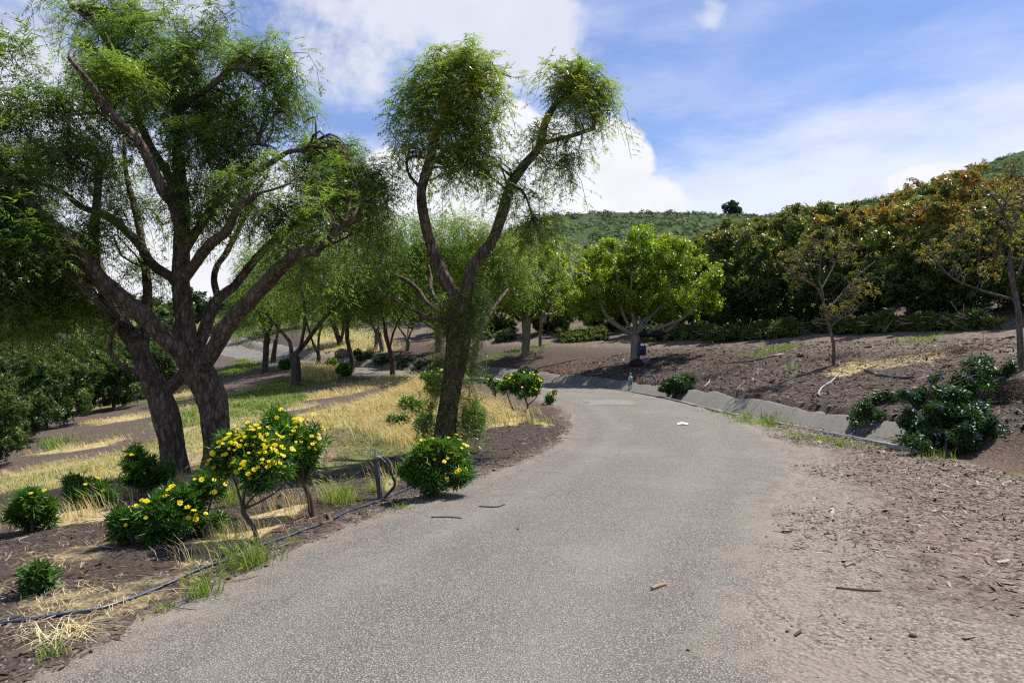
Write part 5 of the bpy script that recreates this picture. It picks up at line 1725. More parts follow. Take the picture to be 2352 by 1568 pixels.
bush('daisy_bush', 'bush', 'rounded daisy bush at the foot of the left crossed trunk', g5, [(np.vstack([g5 - [0, 0, .05], trace([(325, 1118), (322, 1100), (315, 1080)], Y5)]), [.02, .016, .014, .008])],
     [lobe(310, 1070, 32, 28, Y5), lobe(345, 1085, 34, 28, Y5), lobe(320, 1100, 36, 20, Y5)], 560, 12, 105, RO_DAI, M['daisy'], group=DG, tint0=.35)
g6 = G(75, 1218)
Y6 = g6[1]
bush('daisy_bush', 'bush', 'small upright daisy bush among dry grass at the far left edge', g6, [(np.vstack([g6 - [0, 0, .05], trace([(75, 1205), (75, 1185), (78, 1165)], Y6)]), [.02, .016, .014, .008])],
     [lobe(80, 1160, 36, 28, Y6), lobe(65, 1190, 40, 24, Y6), lobe(100, 1190, 26, 22, Y6)], 520, 9, 106, RO_DAI, M['daisy'], group=DG, tint0=.4)
g7 = G(1000, 1142)
Y7 = g7[1]
bush('daisy_bush', 'bush', 'dense green daisy bush ringed with flowers in front of the Y shaped tree', g7, [(np.vstack([g7 - [0, 0, .05], trace([(1000, 1135), (1000, 1115), (1002, 1090)], Y7)]), [.03, .026, .02, .01])],
     [lobe(985, 1065, 46, 36, Y7), lobe(1030, 1060, 40, 36, Y7 + .1), lobe(1005, 1090, 58, 36, Y7), lobe(1000, 1118, 36, 22, Y7), lobe(1050, 1040, 24, 22, Y7 + .25), lobe(960, 1085, 26, 26, Y7)], 1250, 66, 107, RO_DAI, M['daisy'], group=DG, tint0=.55,
     lit=(.3, -.1, .8), stalk=.08)
g8 = G(1000, 925)
Y8 = g8[1]
bush('daisy_bush', 'bush', 'flowering daisy bush peeping out left of the Y shaped trunk', g8, [(np.vstack([g8 - [0, 0, .05], trace([(1000, 915), (998, 900), (992, 885)], Y8)]), [.03, .026, .02, .01])],
     [lobe(985, 875, 24, 18, Y8), lobe(1008, 868, 20, 18, Y8), lobe(995, 892, 28, 18, Y8)], 420, 44, 108, RO_DAIF, M['daisy'], group=DG, tint0=.5, smin=1.0, smax=1.6, fl_scale=1.25, discs=False)
g9 = G(1205, 952)
Y9 = g9[1]
bush('daisy_bush', 'bush', 'umbrella shaped daisy bush on bare stems where the road narrows', g9, [(np.vstack([g9 - [0, 0, .05], trace([(1207, 945), (1212, 930), (1200, 905), (1195, 890)], Y9)]), [.03, .026, .02, .015, .01]),
     (trace([(1180, 943), (1172, 925), (1165, 905)], Y9), [.02, .016, .01]), (trace([(1210, 932), (1225, 920), (1236, 905)], Y9), [.018, .012, .008])],
     [lobe(1165, 885, 20, 18, Y9), lobe(1195, 880, 30, 16, Y9), lobe(1225, 885, 22, 22, Y9), lobe(1200, 902, 40, 16, Y9)], 620, 38, 109, RO_DAIF, M['daisy'], group=DG, tint0=.5, smin=.9, smax=1.4, fl_scale=1.2, discs=False)
g10 = G(1266, 930)
Y10 = g10[1]
bush('daisy_bush', 'bush', 'tiny daisy sprig leaning over the asphalt edge', g10, [(np.vstack([G(1240, 934) - [0, 0, .03], trace([(1245, 928), (1255, 922), (1264, 916)], Y10)]), [.012, .01, .008, .005])],
     [lobe(1262, 915, 10, 13, Y10), lobe(1270, 910, 9, 9, Y10)], 60, 12, 110, RO_DAIF, M['daisy'], group=DG, tint0=.5, smin=.8, smax=1.2, fl_scale=1.25, ntwig=6, discs=False)
g11 = G(1136, 925)
Y11 = g11[1]
bush('twiggy_shrub', 'shrub', 'dark twiggy shrub beside the umbrella shaped daisy bush', g11, [(np.vstack([g11 - [0, 0, .05], trace([(1137, 915), (1138, 900), (1132, 880)], Y11)]), [.02, .018, .014, .006]),
     (trace([(1137, 912), (1128, 895), (1122, 880)], Y11), [.012, .01, .005])], [lobe(1130, 882, 16, 14, Y11), lobe(1140, 892, 12, 14, Y11)], 110, 8, 111, RO_DAIF, M['daisy'], tint0=.3, ntwig=30, fl_scale=1.2, discs=False)
for i, (u, v, ru, rv, nf, lb) in enumerate([(795, 852, 16, 12, 12, 'small flowering bush at the foot of the twisted pepper tree'), (763, 838, 14, 12, 4, 'small leafy bush by the far road left of the twisted pepper tree'),
                                             (655, 838, 10, 12, 3, 'small green bush left of the forked pepper trunk')]):
    g = G(u, v + rv * .9)
    bush('daisy_bush', 'bush', lb, g, [(np.array([g - [0, 0, .05], g + [0, 0, .2], g + [.05, 0, .4]]), [.03, .02, .01])], [lobe(u, v, ru, rv, g[1])], 170, nf, 120 + i, RO_DAIF, M['daisy'], group=DG, smin=1.6, smax=2.4, fl_scale=2.0, ntwig=8, discs=False)

# leafy weeds
for i, (u, v, ru, rv, n_, lb) in enumerate([(88, 1360, 22, 28, 120, 'small upright green weed alone on the shaded mulch'), (945, 965, 34, 26, 260, 'bushy green weeds among the golden grass'),
                                            (1085, 1000, 26, 40, 300, 'leafy green shrub right of the Y shaped trunk base'), (975, 1005, 24, 24, 200, 'leafy green weed left of the Y shaped trunk base'),
                                            (915, 985, 26, 16, 150, 'grey green weed clump at the left end of the golden grass')]):
    g = G(u, v)
    Yg = g[1]
    bush('leafy_weed', 'weed', lb, g, [(np.array([g - [0, 0, .03], g + [0, 0, .08], g + [.01, 0, 1.2 * rv * Yg / 1568]]), [.006, .005, .003])],
         [lobe(u, v - rv * .9, ru * .8, rv, Yg)], n_, 5 if i == 2 else 0, 130 + i, RO_DAIF, leaf_mat('weed_leaf_%d' % i, [(.03, .075, .02), (.06, .13, .03), (.11, .19, .05)], .3, .45, .4) if i in (0, 4) else M['daisy'], tint0=.6, ntwig=14, smin=.7, smax=1.2)

# ------------------------------------------------------------------ ceanothus shrubs on the bank
def ceanothus(label, base, lobes, n, nblue, seed, templates, group='blue flowering shrubs along the drain', bl=.02, smin=.9, smax=1.4, ntw=40):
    rg_ = np.random.default_rng(seed)
    t = thing('blue_blossom_shrub', label, 'shrub', base, group)
    tb = Buf()
    st = []
    for i in range(5):
        a = rg_.uniform(0, 6.28)
        c = lobes[i % len(lobes)][0]
        lp = np.array([base - [0, 0, .05], base * .6 + c * .4 + rg_.normal(0, .05, 3), c])
        st.append(lp)
        tb.add(*tube(lp, [.022, .016, .006], 7, n=10, bark=.08, seed=seed + i))
    sub = sub_lobes(lobes, 90, rg_, .30) + [(l[0], l[1] * .75, .35) for l in lobes]
    pos, nrm, hh, k = sample_lobes(sub, n, rg_, .3, .2, gap=4.0, gthr=.46)
    twigs(tb, pos, st, rg_, ntw, .007, .003)
    tb.part('stem', t, M['twig'])
    leafy(templates, pos, nrm, rg_, .7, .5, smin, smax, np.clip(.45 + .25 * hh + rg_.normal(0, .14, n), 0, 1)).part('foliage', t, M['ceanothus'], kind='stuff')
    if nblue:
        fp, fn, fh, _ = sample_lobes(sub, nblue, rg_, .95, .45)
        b_ = Buf()
        q_ = 7
        pos2 = np.repeat(fp + fn * .01 + np.array([0, 0, .015]), q_, 0) + rg_.normal(0, bl, (nblue * q_, 3)) * np.array([.8, .8, 1.3])
        tv = np.array([(0, 0, .6), (.5, .3, -.3), (-.5, .3, -.3), (0, -.6, -.3)]) * bl
        tf = np.array([(0, 1, 2), (0, 2, 3), (0, 3, 1), (1, 3, 2)])
        nn = len(pos2)
        b_.add(*bake(tv, tf, np.zeros(4), pos2, rot_axis(rg_.normal(0, 1, (nn, 3)), rg_.uniform(0, 6, nn)), rg_.uniform(.7, 1.2, nn), rg_.uniform(.1, .9, nn)))
        b_.part('blossom', t, M['blue'], kind='stuff')


gC = G(2170, 1048)
YK = gC[1]
ceanothus('large glossy dark shrub with blue blossoms at the right end of the drain', gC, [lobe(2130, 915, 50, 44, YK + .9), lobe(2200, 960, 60, 50, YK + .5), lobe(2250, 1000, 60, 44, YK + .25), lobe(2180, 1020, 70, 26, YK + .2), lobe(2100, 1015, 40, 14, YK + .2),
           lobe(2300, 1010, 30, 34, YK + .3), lobe(2240, 900, 50, 44, YK + 1.1), lobe(2270, 860, 50, 34, YK + 1.6), lobe(2120, 970, 40, 40, YK + .8)], 3800, 420, 141, RO_CEA, bl=.014, smin=1.5, smax=2.3, ntw=80)
gC2 = G(2000, 985)
ceanothus('thin trailing shrub hanging over the end of the concrete face', gC2, [lobe(1990, 950, 36, 26, gC2[1] + .3), lobe(2040, 925, 40, 20, gC2[1] + .9), lobe(1975, 978, 16, 16, gC2[1]), lobe(2060, 960, 40, 30, gC2[1] + .6)], 1300, 26, 142, RO_CEA, bl=.012, smin=1.3, smax=2.0, ntw=90)
for i, (u, v, ru, rv, n_, nb, lb) in enumerate([(1560, 888, 42, 26, 750, 0, 'green shrub drooping over the drain below the broad ficus'), (1203, 862, 30, 16, 600, 50, 'round blue flowering shrub behind the umbrella shaped daisy bush'),
                                                (1090, 845, 14, 10, 240, 16, 'small blue flowering shrub just right of the Y shaped trunk'), (1008, 838, 22, 11, 300, 50, 'blue flowering shrub over the drain left of the Y shaped trunk'),
                                                (968, 838, 24, 12, 340, 50, 'blue flowering shrub nearest left of the Y shaped trunk foot on the drain'), (930, 838, 24, 12, 340, 40, 'dark blue flowering shrub middle of the row on the far drain'),
                                                (880, 830, 28, 12, 340, 30, 'dark spreading shrub second from the far end of the drain'), (835, 820, 22, 9, 260, 10, 'dark low shrub second row end of the far drain'), (818, 810, 12, 9, 150, 6, 'small dark shrub at the far end of the drain')]):
    g = G(u, v + rv)
    Yg = g[1] + .4
    far_ = i > 0
    ceanothus(lb, g, [lobe(u, v, ru * .8, rv * .8, Yg), lobe(u + ru * .35, v - rv * .4, ru * .6, rv * .7, Yg + .4), lobe(u - ru * .4, v + rv * .35, ru * .55, rv * .6, Yg - .1)], n_, nb, 150 + i, RO_CEAF, bl=.03 if far_ else .02, smin=.7, smax=1.2, ntw=25)

# ------------------------------------------------------------------ heaps of cut avocado branches below the orchard
for i, (u0, v0, u1, v1, w_, h_, n_, lb) in enumerate([(1480, 790, 1640, 782, 1.0, .8, 800, 'heap of cut leafy avocado branches behind the broad ficus'), (1640, 790, 1860, 775, 1.0, .75, 1000, 'long heap of cut leafy branches left of the small sparse tree'),
                                                     (1920, 770, 2110, 762, .9, .7, 800, 'heap of cut leafy branches right of the small sparse tree'), (2130, 762, 2330, 757, .8, .6, 700, 'heap of cut branches under the orchard by the taller sparse tree'),
                                                     (1290, 790, 1400, 785, 1.0, .7, 480, 'low heap of cut branches between the tall pale ficus and the broad one'), (1140, 790, 1180, 784, .8, .6, 220, 'small heap of cut leafy branches on the bank behind the tall pale ficus')]):
    rg_ = np.random.default_rng(170 + i)
    a, c = G(u0, v0), G(u1, v1)
    a[1] += .5
    c[1] += .5
    f_ = rg_.random(n_)
    xy = a[:2] * (1 - f_)[:, None] + c[:2] * f_[:, None]
    off = rg_.normal(0, .45, n_) * w_
    xy[:, 1] += off + w_
    gz = H(xy[:, 0], xy[:, 1])
    top = .68 * h_ * np.exp(-(off / w_) ** 2) * (.55 + .9 * fnoise(np.stack([f_ * 9, off, 0 * f_], -1), 33 + i, 2))
    pos = np.stack([xy[:, 0], xy[:, 1], gz + top * rg_.uniform(.15, 1.0, n_) ** .6 + .05], -1)
    base = np.array([(a[0] + c[0]) / 2, (a[1] + c[1]) / 2 + w_, gz.mean()])
    t = thing('brush_heap', lb, 'brush heap', base, 'heaps of cut branches below the orchard')
    nrm = rg_.normal(0, 1, (n_, 3)) * np.array([1, 1, .4]) + np.array([0, -.3, -.2])
    leafy(RO_AVO, pos, nrm, rg_, -.1, .6, .7, 1.2, np.clip(rg_.normal(.27, .13, n_), 0, .6)).part('foliage', t, M['avocado'], kind='stuff')
    sb = Buf()
    for k in range(34):
        q_ = pos[rg_.integers(0, n_)]
        d_ = unit(rg_.normal(0, 1, 3) * np.array([1, .6, .25]))
        L = rg_.uniform(.5, 1.4)
        sb.add(*tube([q_ - d_ * L / 2, q_ + rg_.normal(0, .06, 3), q_ + d_ * L / 2], [.02, .012], 6, n=6))
    sb.part('stick', t, M['paletwig'], kind='stuff')

# ------------------------------------------------------------------ grass
def blades(n, x, y, h, rg_, mat_w, lean=.5, flat=False, heads=0.0, tint=None, wind=(-.35, -.1)):
    z = H(x, y, True)
    a = rg_.uniform(0, 6.28, n)
    hh = h * rg_.uniform(.55, 1.25, n)
    dx, dy = np.cos(a) * lean + wind[0], np.sin(a) * lean + wind[1]
    if flat:
        dx, dy = np.cos(a) * 2.4, np.sin(a) * 2.4
    wd = mat_w * rg_.uniform(.7, 1.3, n)
    px_, py_ = -np.sin(a), np.cos(a)
    p0 = np.stack([x, y, z - .01], -1)
    m_ = p0 + np.stack([dx * hh * .35, dy * hh * .35, hh * (.65 if not flat else .6)], -1)
    tip = p0 + np.stack([dx * hh * 1.0, dy * hh * 1.0, hh * (1.0 if not flat else .35)], -1)
    sd_ = np.stack([px_ * wd, py_ * wd, 0 * wd], -1)
    V = np.stack([p0 - sd_, p0 + sd_, m_ - sd_ * .75, m_ + sd_ * .75, tip], 1).reshape(-1, 3)
    i = (np.arange(n) * 5)[:, None]
    F = np.concatenate([i + np.array([[0, 1, 3]]), i + np.array([[0, 3, 2]]), i + np.array([[2, 3, 4]])], 0)
    T = np.repeat(np.clip(rg_.normal(.5, .24, n) if tint is None else rg_.normal(tint, .24, n), 0, 1), 5)
    out = [(V, F, T)]
    if heads > 0:
        s = rg_.random(n) < heads
        if s.any():
            tp, dd = tip[s], unit_rows(tip[s] - m_[s] + np.stack([dx[s], dy[s], -.2 + 0 * dx[s]], -1) * .04)
            L = rg_.uniform(.05, .09, s.sum())[:, None]
            sv = np.cross(dd, np.array([0, 1.0, .2])) * .007
            sv2 = np.cross(dd, np.array([1.0, 0, .2])) * .007
            md = tp + dd * L * .45
            V2 = np.stack([tp - dd * .01, md + sv, tp + dd * L, md - sv, md + sv2, md - sv2], 1).reshape(-1, 3)
            j = (np.arange(len(tp)) * 6)[:, None]
            F2 = np.concatenate([j + np.array([[0, 1, 2]]), j + np.array([[0, 2, 3]]), j + np.array([[0, 4, 2]]), j + np.array([[0, 2, 5]])], 0)
            out.append((V2, F2, np.repeat(np.clip(rg_.normal(.8, .15, len(tp)), 0, 1), 6)))
    return out


def unit_rows(a):
    return a / (np.linalg.norm(a, axis=1)[:, None] + 1e-9)


rg = np.random.default_rng(200)
BUF = {'dry': Buf(), 'green': Buf()}
for kind, h, dens, poly in PATCH:
    x0, y0 = poly.min(0) - .2
    x1, y1 = poly.max(0) + .2
    area = abs(np.sum(poly[:, 0] * np.roll(poly[:, 1], 1) - np.roll(poly[:, 0], 1) * poly[:, 1])) / 2
    ymean = poly[:, 1].mean()
    n = int(min(16000, area * dens))
    nb = int(n * ((x1 - x0) * (y1 - y0)) / max(area, .01))
    nb = min(nb, 160000)
    x = rg.uniform(x0, x1, nb)
    y = rg.uniform(y0, y1, nb)
    p = np.stack([x, y, 0 * x], -1)
    nz = fnoise(p * 1.3, 71, 3)
    cl = fnoise(p * 3.0, 73, 2)
    jx, jy = rg.normal(0, .18, nb), rg.normal(0, .25, nb)
    s = in_poly(x + jx, y + jy, poly) & (cl + rg.normal(0, .07, nb) > .44)
    x, y = x[s], y[s]
    n = len(x)
    if n == 0:
        continue
    wd = max(.0024, ymean * .00032)
    dcl = fnoise(np.stack([x, y, 0 * x], -1) * .9, 77, 2)
    hv = h * (.25 + 1.6 * dcl ** 1.3)
    if kind == 'straw':
        for o in blades(n, x, y, .06 + 0 * x, rg, .0019, flat=True, tint=.72):
            BUF['dry'].add(*o)
    elif kind == 'dry':
        for o in blades(n, x, y, hv, rg, wd, heads=.28 if h > .2 else 0, tint=.52):
            BUF['dry'].add(*o)
        k = rg.random(n) < .12
        for o in blades(int(k.sum()), x[k], y[k], hv[k] * .8, rg, wd * 1.2, tint=.55):
            BUF['green'].add(*o)
    elif kind == 'green':
        for o in blades(n, x, y, hv, rg, wd * 1.25, heads=.03 if h > .15 else 0, tint=.42, lean=.6):
            BUF['green'].add(*o)
    else:
        k = rg.random(n) < .5
        for o in blades(int(k.sum()), x[k], y[k], hv[k], rg, wd, heads=0, tint=.55):
            BUF['dry'].add(*o)
        for o in blades(int((~k).sum()), x[~k], y[~k], hv[~k], rg, wd * 1.2, tint=.6):
            BUF['green'].add(*o)
yy_ = 8.2 + 27 * rg.random(90000) ** 1.15
xx_ = rg.uniform(-.95, .15, 90000) * yy_
d_, _, _, _ = near_line(xx_, yy_, ROADC)
s_, _, _, _ = near_line(xx_, yy_, GUTC)
k = slope_grass(xx_, yy_, d_, s_)
cl = fnoise(np.stack([xx_, yy_, 0 * xx_], -1) * 1.6, 95, 3)
k &= cl + rg.normal(0, .06, len(xx_)) > .45
xx_, yy_ = xx_[k][:30000], yy_[k][:30000]
gm = fnoise(np.stack([xx_, yy_, 0 * xx_], -1) * .5, 97, 2) + rg.normal(0, .1, len(xx_)) > .5
for nm_, sel_ in (('green', gm), ('dry', ~gm)):
    for o in blades(int(sel_.sum()), xx_[sel_], yy_[sel_], np.full(int(sel_.sum()), .09), rg, yy_[sel_] * .00030, tint=.5, lean=.7):
        BUF[nm_].add(*o)
BUF['dry'].solo('dry_grass', M['dry'], 'golden dry grass growing in strips on the slope', 'grass', kind='stuff')
BUF['green'].solo('green_grass', M['green'], 'short green grass growing in strips on the slope and by the drain', 'grass', kind='stuff')

# separate tufts beside the road
for i, (u, v, r_, h_, n_, ti, lb, km) in enumerate([
        (572, 1300, .15, .20, 210, .45, 'green foxtail grass tuft on the asphalt edge beside the pipe', 'green'), (466, 1372, .10, .16, 120, .5, 'small green foxtail tuft at the road edge nearest the camera', 'green'),
        (545, 1312, .10, .07, 90, .4, 'low green weed tuft left of the larger foxtail tuft', 'green'), (375, 1402, .07, .06, 60, .4, 'flat green weed at the edge of the straw', 'green'),
        (145, 1465, .12, .10, 120, .8, 'bleached dry straw tuft on the dirt below the pipe', 'dry'), (990, 1158, .06, .07, 50, .5, 'tiny green sprig on the gravel below the dense daisy bush', 'green'),
        (925, 1168, .09, .07, 70, .5, 'small green sprout on the gravel left of the dense daisy bush', 'green'), (880, 1192, .12, .05, 70, .5, 'flat pale green weed on the gravel shoulder', 'green'),
        (675, 1240, .10, .04, 60, .45, 'flat green weed just below the black pipe', 'green'), (120, 1510, .06, .10, 40, .5, 'thin green sprig on the dirt at the bottom left', 'green'),
        (870, 1125, .10, .16, 120, .6, 'grass tuft around the foot of the standpipe post', 'green'), (535, 1160, .10, .28, 120, .75, 'foxtail grasses rising by the bent daisy stem', 'green'),
        (780, 1150, .2, .22, 260, .7, 'pale foxtail tuft between the post and the bent stemmed daisy', 'green'), (410, 1110, .1, .2, 80, .7, 'dry foxtail tuft at the foot of the crossed trunks', 'dry'),
        (1240, 968, .2, .10, 120, .5, 'low yellow green weeds where the verge meets the asphalt', 'green')]):
    g = G(u, v)
    rg_ = np.random.default_rng(230 + i)
    x, y = g[0] + rg_.normal(0, r_ * .55, n_), g[1] + rg_.normal(0, r_ * .55, n_)
    b_ = Buf()
    for o in blades(n_, x, y, np.full(n_, h_), rg_, .0026, lean=.75, heads=.14 if h_ > .15 else 0, tint=ti, wind=(-.1, 0), flat=(i == 4)):
        b_.add(*o)
    b_.solo('grass_tuft', M[km], lb, 'grass', 'grass tufts at the road edge')

# ------------------------------------------------------------------ loose chips and pebbles
def chips(n, x, y, rg_, size, mat, name, label, kind='stuff', lift=.0, flatness=.35):
    z = H(x, y, True)
    L = size * rg_.lognormal(0, .45, n)
    W = L * rg_.uniform(.06, .17, n)
    a = rg_.uniform(0, 6.28, n)
    tl = rg_.normal(0, .22, n)
    d = np.stack([np.cos(a) * np.cos(tl), np.sin(a) * np.cos(tl), np.sin(tl)], -1)
    s = np.stack([-np.sin(a), np.cos(a), rg_.normal(0, .3, n)], -1) * W[:, None]
    p = np.stack([x, y, z + lift + .004 + .25 * L * np.abs(np.sin(tl))], -1)
    up = np.array([0, 0, 1.0]) * (W * flatness)[:, None]
    e = d * (L / 2)[:, None]
    V = np.stack([p - e - s, p - e * .9 + s, p + e + s * .7, p + e * .9 - s, p + up], 1).reshape(-1, 3)
    i = (np.arange(n) * 5)[:, None]
    F = np.concatenate([i + np.array([[0, 1, 4]]), i + np.array([[1, 2, 4]]), i + np.array([[2, 3, 4]]), i + np.array([[3, 0, 4]])], 0)
    # drop sides down a little so that pieces cast a contact shadow
    T = np.repeat(np.clip(rg_.beta(1.5, 1.8, n), 0, 1), 5)
    return V, F, T


rg = np.random.default_rng(300)


def rand_pts(n, y0, y1, xl, xr, pw=1.0):
    y = y0 + (y1 - y0) * rg.random(n) ** pw
    x = xl(y) + (xr(y) - xl(y)) * rg.random(n)
    return x, y


rc = lambda y: np.interp(y, ROADC[:, 1], ROADC[:, 0])
gc_ = lambda y: np.interp(y, GUTC[:, 1], GUTC[:, 0])
# wood chips on the right verge
x, y = rand_pts(42000, 3.2, 13.5, lambda y: rc(y) + 1.7 + .35 * np.abs(y - 8) * 0, gc_, 1.1)
nz = fnoise(np.stack([x, y, 0 * x], -1) * .8, 81, 3)
k = (x - rc(y) - 1.9 - 1.6 * (nz - .5) * 2 > rg.random(len(x)) * 1.4) & (y > 3.6 + rg.random(len(x)) * 3)
b = Buf()
b.add(*chips(int(k.sum()), x[k], y[k], rg, .036, None, '', ''))
b.solo('wood_chips', M['chip'], 'pale shredded wood chips spread on the right verge', 'wood chips', kind='stuff')
# darker mulch on the bank and on the left
b = Buf()
x, y = rand_pts(26000, 9.5, 30, lambda y: gc_(y) + .95, lambda y: gc_(y) + 8.5, 1.0)
b.add(*chips(len(x), x, y, rg, .075, None, '', ''))
b.solo('bank_mulch', M['darkchip'], 'coarse brown mulch covering the bank', 'mulch', kind='stuff')
b = Buf()
x, y = rand_pts(26000, 3.0, 15, lambda y: rc(y) - 6.5, lambda y: rc(y) - 1.75, 1.1)
inside = np.zeros(len(x), bool)
for kind, h, dens, poly in PATCH:
    if kind in ('dry', 'straw', 'green', 'mixed'):
        inside |= in_poly(x, y, poly)
k = ~inside | (rg.random(len(x)) < .12)
b.add(*chips(int(k.sum()), x[k], y[k], rg, .035, None, '', ''))
b.solo('verge_mulch', M['vergechip'], 'dark brown mulch under the flowering bushes on the left verge', 'mulch', kind='stuff')


def pebbles(x, y, rad, rg_, z=None):
    n = len(x)
    th = np.arange(6) * np.pi / 3
    base = np.array([(math.cos(a), math.sin(a), 0.0) for a in th] + [(.5 * math.cos(a + .5), .5 * math.sin(a + .5), .62) for a in th[::2]] + [(0, 0, -.3)])
    F = np.array([(0, 1, 6), (1, 2, 7), (2, 3, 7), (3, 4, 8), (4, 5, 8), (5, 0, 6), (1, 7, 6), (3, 8, 7), (5, 6, 8), (6, 7, 8)])
    base = base[:9]
    rot = rot_yaw(rg_.uniform(0, 6.28, n))
    sc = rad * rg_.uniform(.6, 1.5, n)
    V = np.einsum('nij,kj->nki', rot, base) * (sc[:, None, None] * (1 + rg_.normal(0, .16, (n, 9, 1)))) * np.array([1, 1, .75])
    z = H(x, y, True) if z is None else z
    V = V + np.stack([x, y, z - .001], -1)[:, None]
    FF = F[None] + (np.arange(n) * 9)[:, None, None]
    return V.reshape(-1, 3), FF.reshape(-1, 3), np.repeat(np.clip(rg_.beta(2, 2, n), 0, 1), 9)


b = Buf()
x, y = rand_pts(7000, 2.6, 10.5, lambda y: rc(y) + 1.45, lambda y: np.minimum(gc_(y), rc(y) + 4.5), 1.6)
nz = fnoise(np.stack([x, y, 0 * x], -1) * 1.1, 85, 3)
k = nz + rg.normal(0, .06, len(x)) > .42
zz = H(x, y, True)
d_, _, _, _ = near_line(x, y, ROADC)
zz = np.maximum(zz, np.where(np.abs(d_) < 1.72, H(x, y) + .006, -9))
b.add(*pebbles(x[k], y[k], .0068, rg, zz[k]))
x, y = rand_pts(3000, 2.8, 9.5, lambda y: rc(y) - 2.6, lambda y: rc(y) - 1.5, 1.4)
d_, _, _, _ = near_line(x, y, ROADC)
zz = np.maximum(H(x, y, True), np.where(np.abs(d_) < 1.72, H(x, y) + .006, -9))
b.add(*pebbles(x, y, .0075, rg, zz))
b.solo('gravel', M['pebble'], 'loose small pebbles along both edges of the asphalt', 'gravel', kind='stuff')

# ------------------------------------------------------------------ small things
def road_z(x, y):
    d_, _, _, _ = near_line(np.array([x]), np.array([y]), ROADC)
    l = float(d_[0]) / 1.72
    if abs(l) < 1:
        return float(H([x], [y])[0]) + .006 + .02 * (1 - l * l)
    return Hp(x, y)


def GR(u, v):
    g = G(u, v)
    g[2] = road_z(g[0], g[1])
    return g


def stick(uv, r, label, mat='paletwig', knob=0):
    pts = [GR(*p) for p in uv]
    pts = [p + np.array([0, 0, r * .8]) for p in pts]
    b_ = Buf()
    b_.add(*tube(pts, [r * .9, r * 1.1, r * .8], 9, n=16, bark=.12, seed=int(uv[0][0]), lump=.25))
    if knob:
        c = catmull(pts, 9)[-2]
        b_.add(*tube([c, c + np.array([.0, .02, .012]), c + np.array([.006, .035, .018])], [r * .9, r * .7, r * .5], 7, n=5, bark=.1))
    b_.solo('stick', M[mat], label, 'stick', smooth=True, group='sticks lying on the road')


stick([(1497, 1361), (1512, 1355), (1529, 1349)], .012, 'short pale broken stick lying on the asphalt', knob=1)
stick([(1941, 1303), (1952, 1298), (1965, 1299)], .010, 'small bent pale twig on the gravel beyond the long stick', knob=1)
stick([(1921, 1346), (1970, 1350), (2022, 1349)], .0085, 'long thin straight stick lying on the gravel', mat='twig')
stick([(1845, 1272), (1855, 1273), (1868, 1271)], .004, 'thin dark twig lying on the gravel at right', mat='twig') if False else None
stick([(735, 1205), (760, 1195), (752, 1180)], .02, 'gnarled dark root stub lying across the black pipe', mat='twig', knob=1)
stick([(1100, 1168), (1140, 1170), (1160, 1164)], .007, 'dark twig on the gravel right of the dense daisy bush', mat='twig')
stick([(990, 1192), (1030, 1193), (1060, 1196)], .006, 'thin dark twig lying on the road near the left edge', mat='twig')
stick([(1690, 897), (1700, 888), (1712, 880)], .012, 'bent grey twig on the bank right of the drooping shrub', mat='paletwig')
for i, (u, v, r, lb) in enumerate([(2097, 1463, .024, 'dark round stone on the dirt at the bottom right'), (1760, 1235, .012, 'small dark pebble beside the chip covered verge'), (1720, 1452, .013, 'dark pebble on the gravel near the bottom centre right'),
                                   (1808, 1452, .011, 'dark pebble on the gravel right of the other dark pebble'), (525, 1332, .022, 'flat brown stone at the edge of the asphalt'), (950, 1155, .02, 'brown stone on the shoulder below the dense daisy bush'),
                                   (1580, 1500, .011, 'dark little stone at the edge of the dust patch'), (2000, 1470, .009, 'small grey stone left of the dark round stone'), (1410, 1080, .01, 'tiny pale stone in the road') if False else (1190, 1222, .012, 'small dark stone on the left wheel track')]):
    g = GR(u, v)
    rg_ = np.random.default_rng(500 + i)
    n1, n2 = 12, 7
    V = []
    for a in range(n2):
        ph = np.pi * a / (n2 - 1)
        for c in range(n1):
            th = 2 * np.pi * c / n1
            V.append((math.sin(ph) * math.cos(th), math.sin(ph) * math.sin(th) * .8, math.cos(ph) * .62))
    V = np.array(V)
    V = V * (1 + .5 * (fnoise(V * 1.5 + i * 7, 9, 2) - .5))[:, None] * r + g + np.array([0, 0, r * .35])
    F = [(a * n1 + c, (a + 1) * n1 + c, (a + 1) * n1 + (c + 1) % n1, a * n1 + (c + 1) % n1) for a in range(n2 - 1) for c in range(n1)]
    Buf().add(V, np.array(F)).solo('stone', plain_mat('stone_%d' % i, (.11, .085, .065) if i != 6 else (.06, .055, .05), .85, .3, .5, 60, bump=.6), lb, 'stone', 'stones on the road', smooth=True)

# white scrap of paper on the road
g = GR(1570, 978)
V = np.array([(-.11, -.02, .01), (-.03, -.05, .03), (.05, -.06, .015), (.10, .0, .03), (.03, .06, .02), (-.05, .05, .045), (-.13, .03, .02), (0, 0, .05)]) + g
F = np.array([(0, 1, 7), (1, 2, 7), (2, 3, 7), (3, 4, 7), (4, 5, 7), (5, 6, 7), (6, 0, 7)])
Buf().add(V, F).solo('paper_scrap', plain_mat('white_paper', (.8, .8, .8), .7, .3, .05), 'crumpled white scrap of paper lying on the road', 'litter')
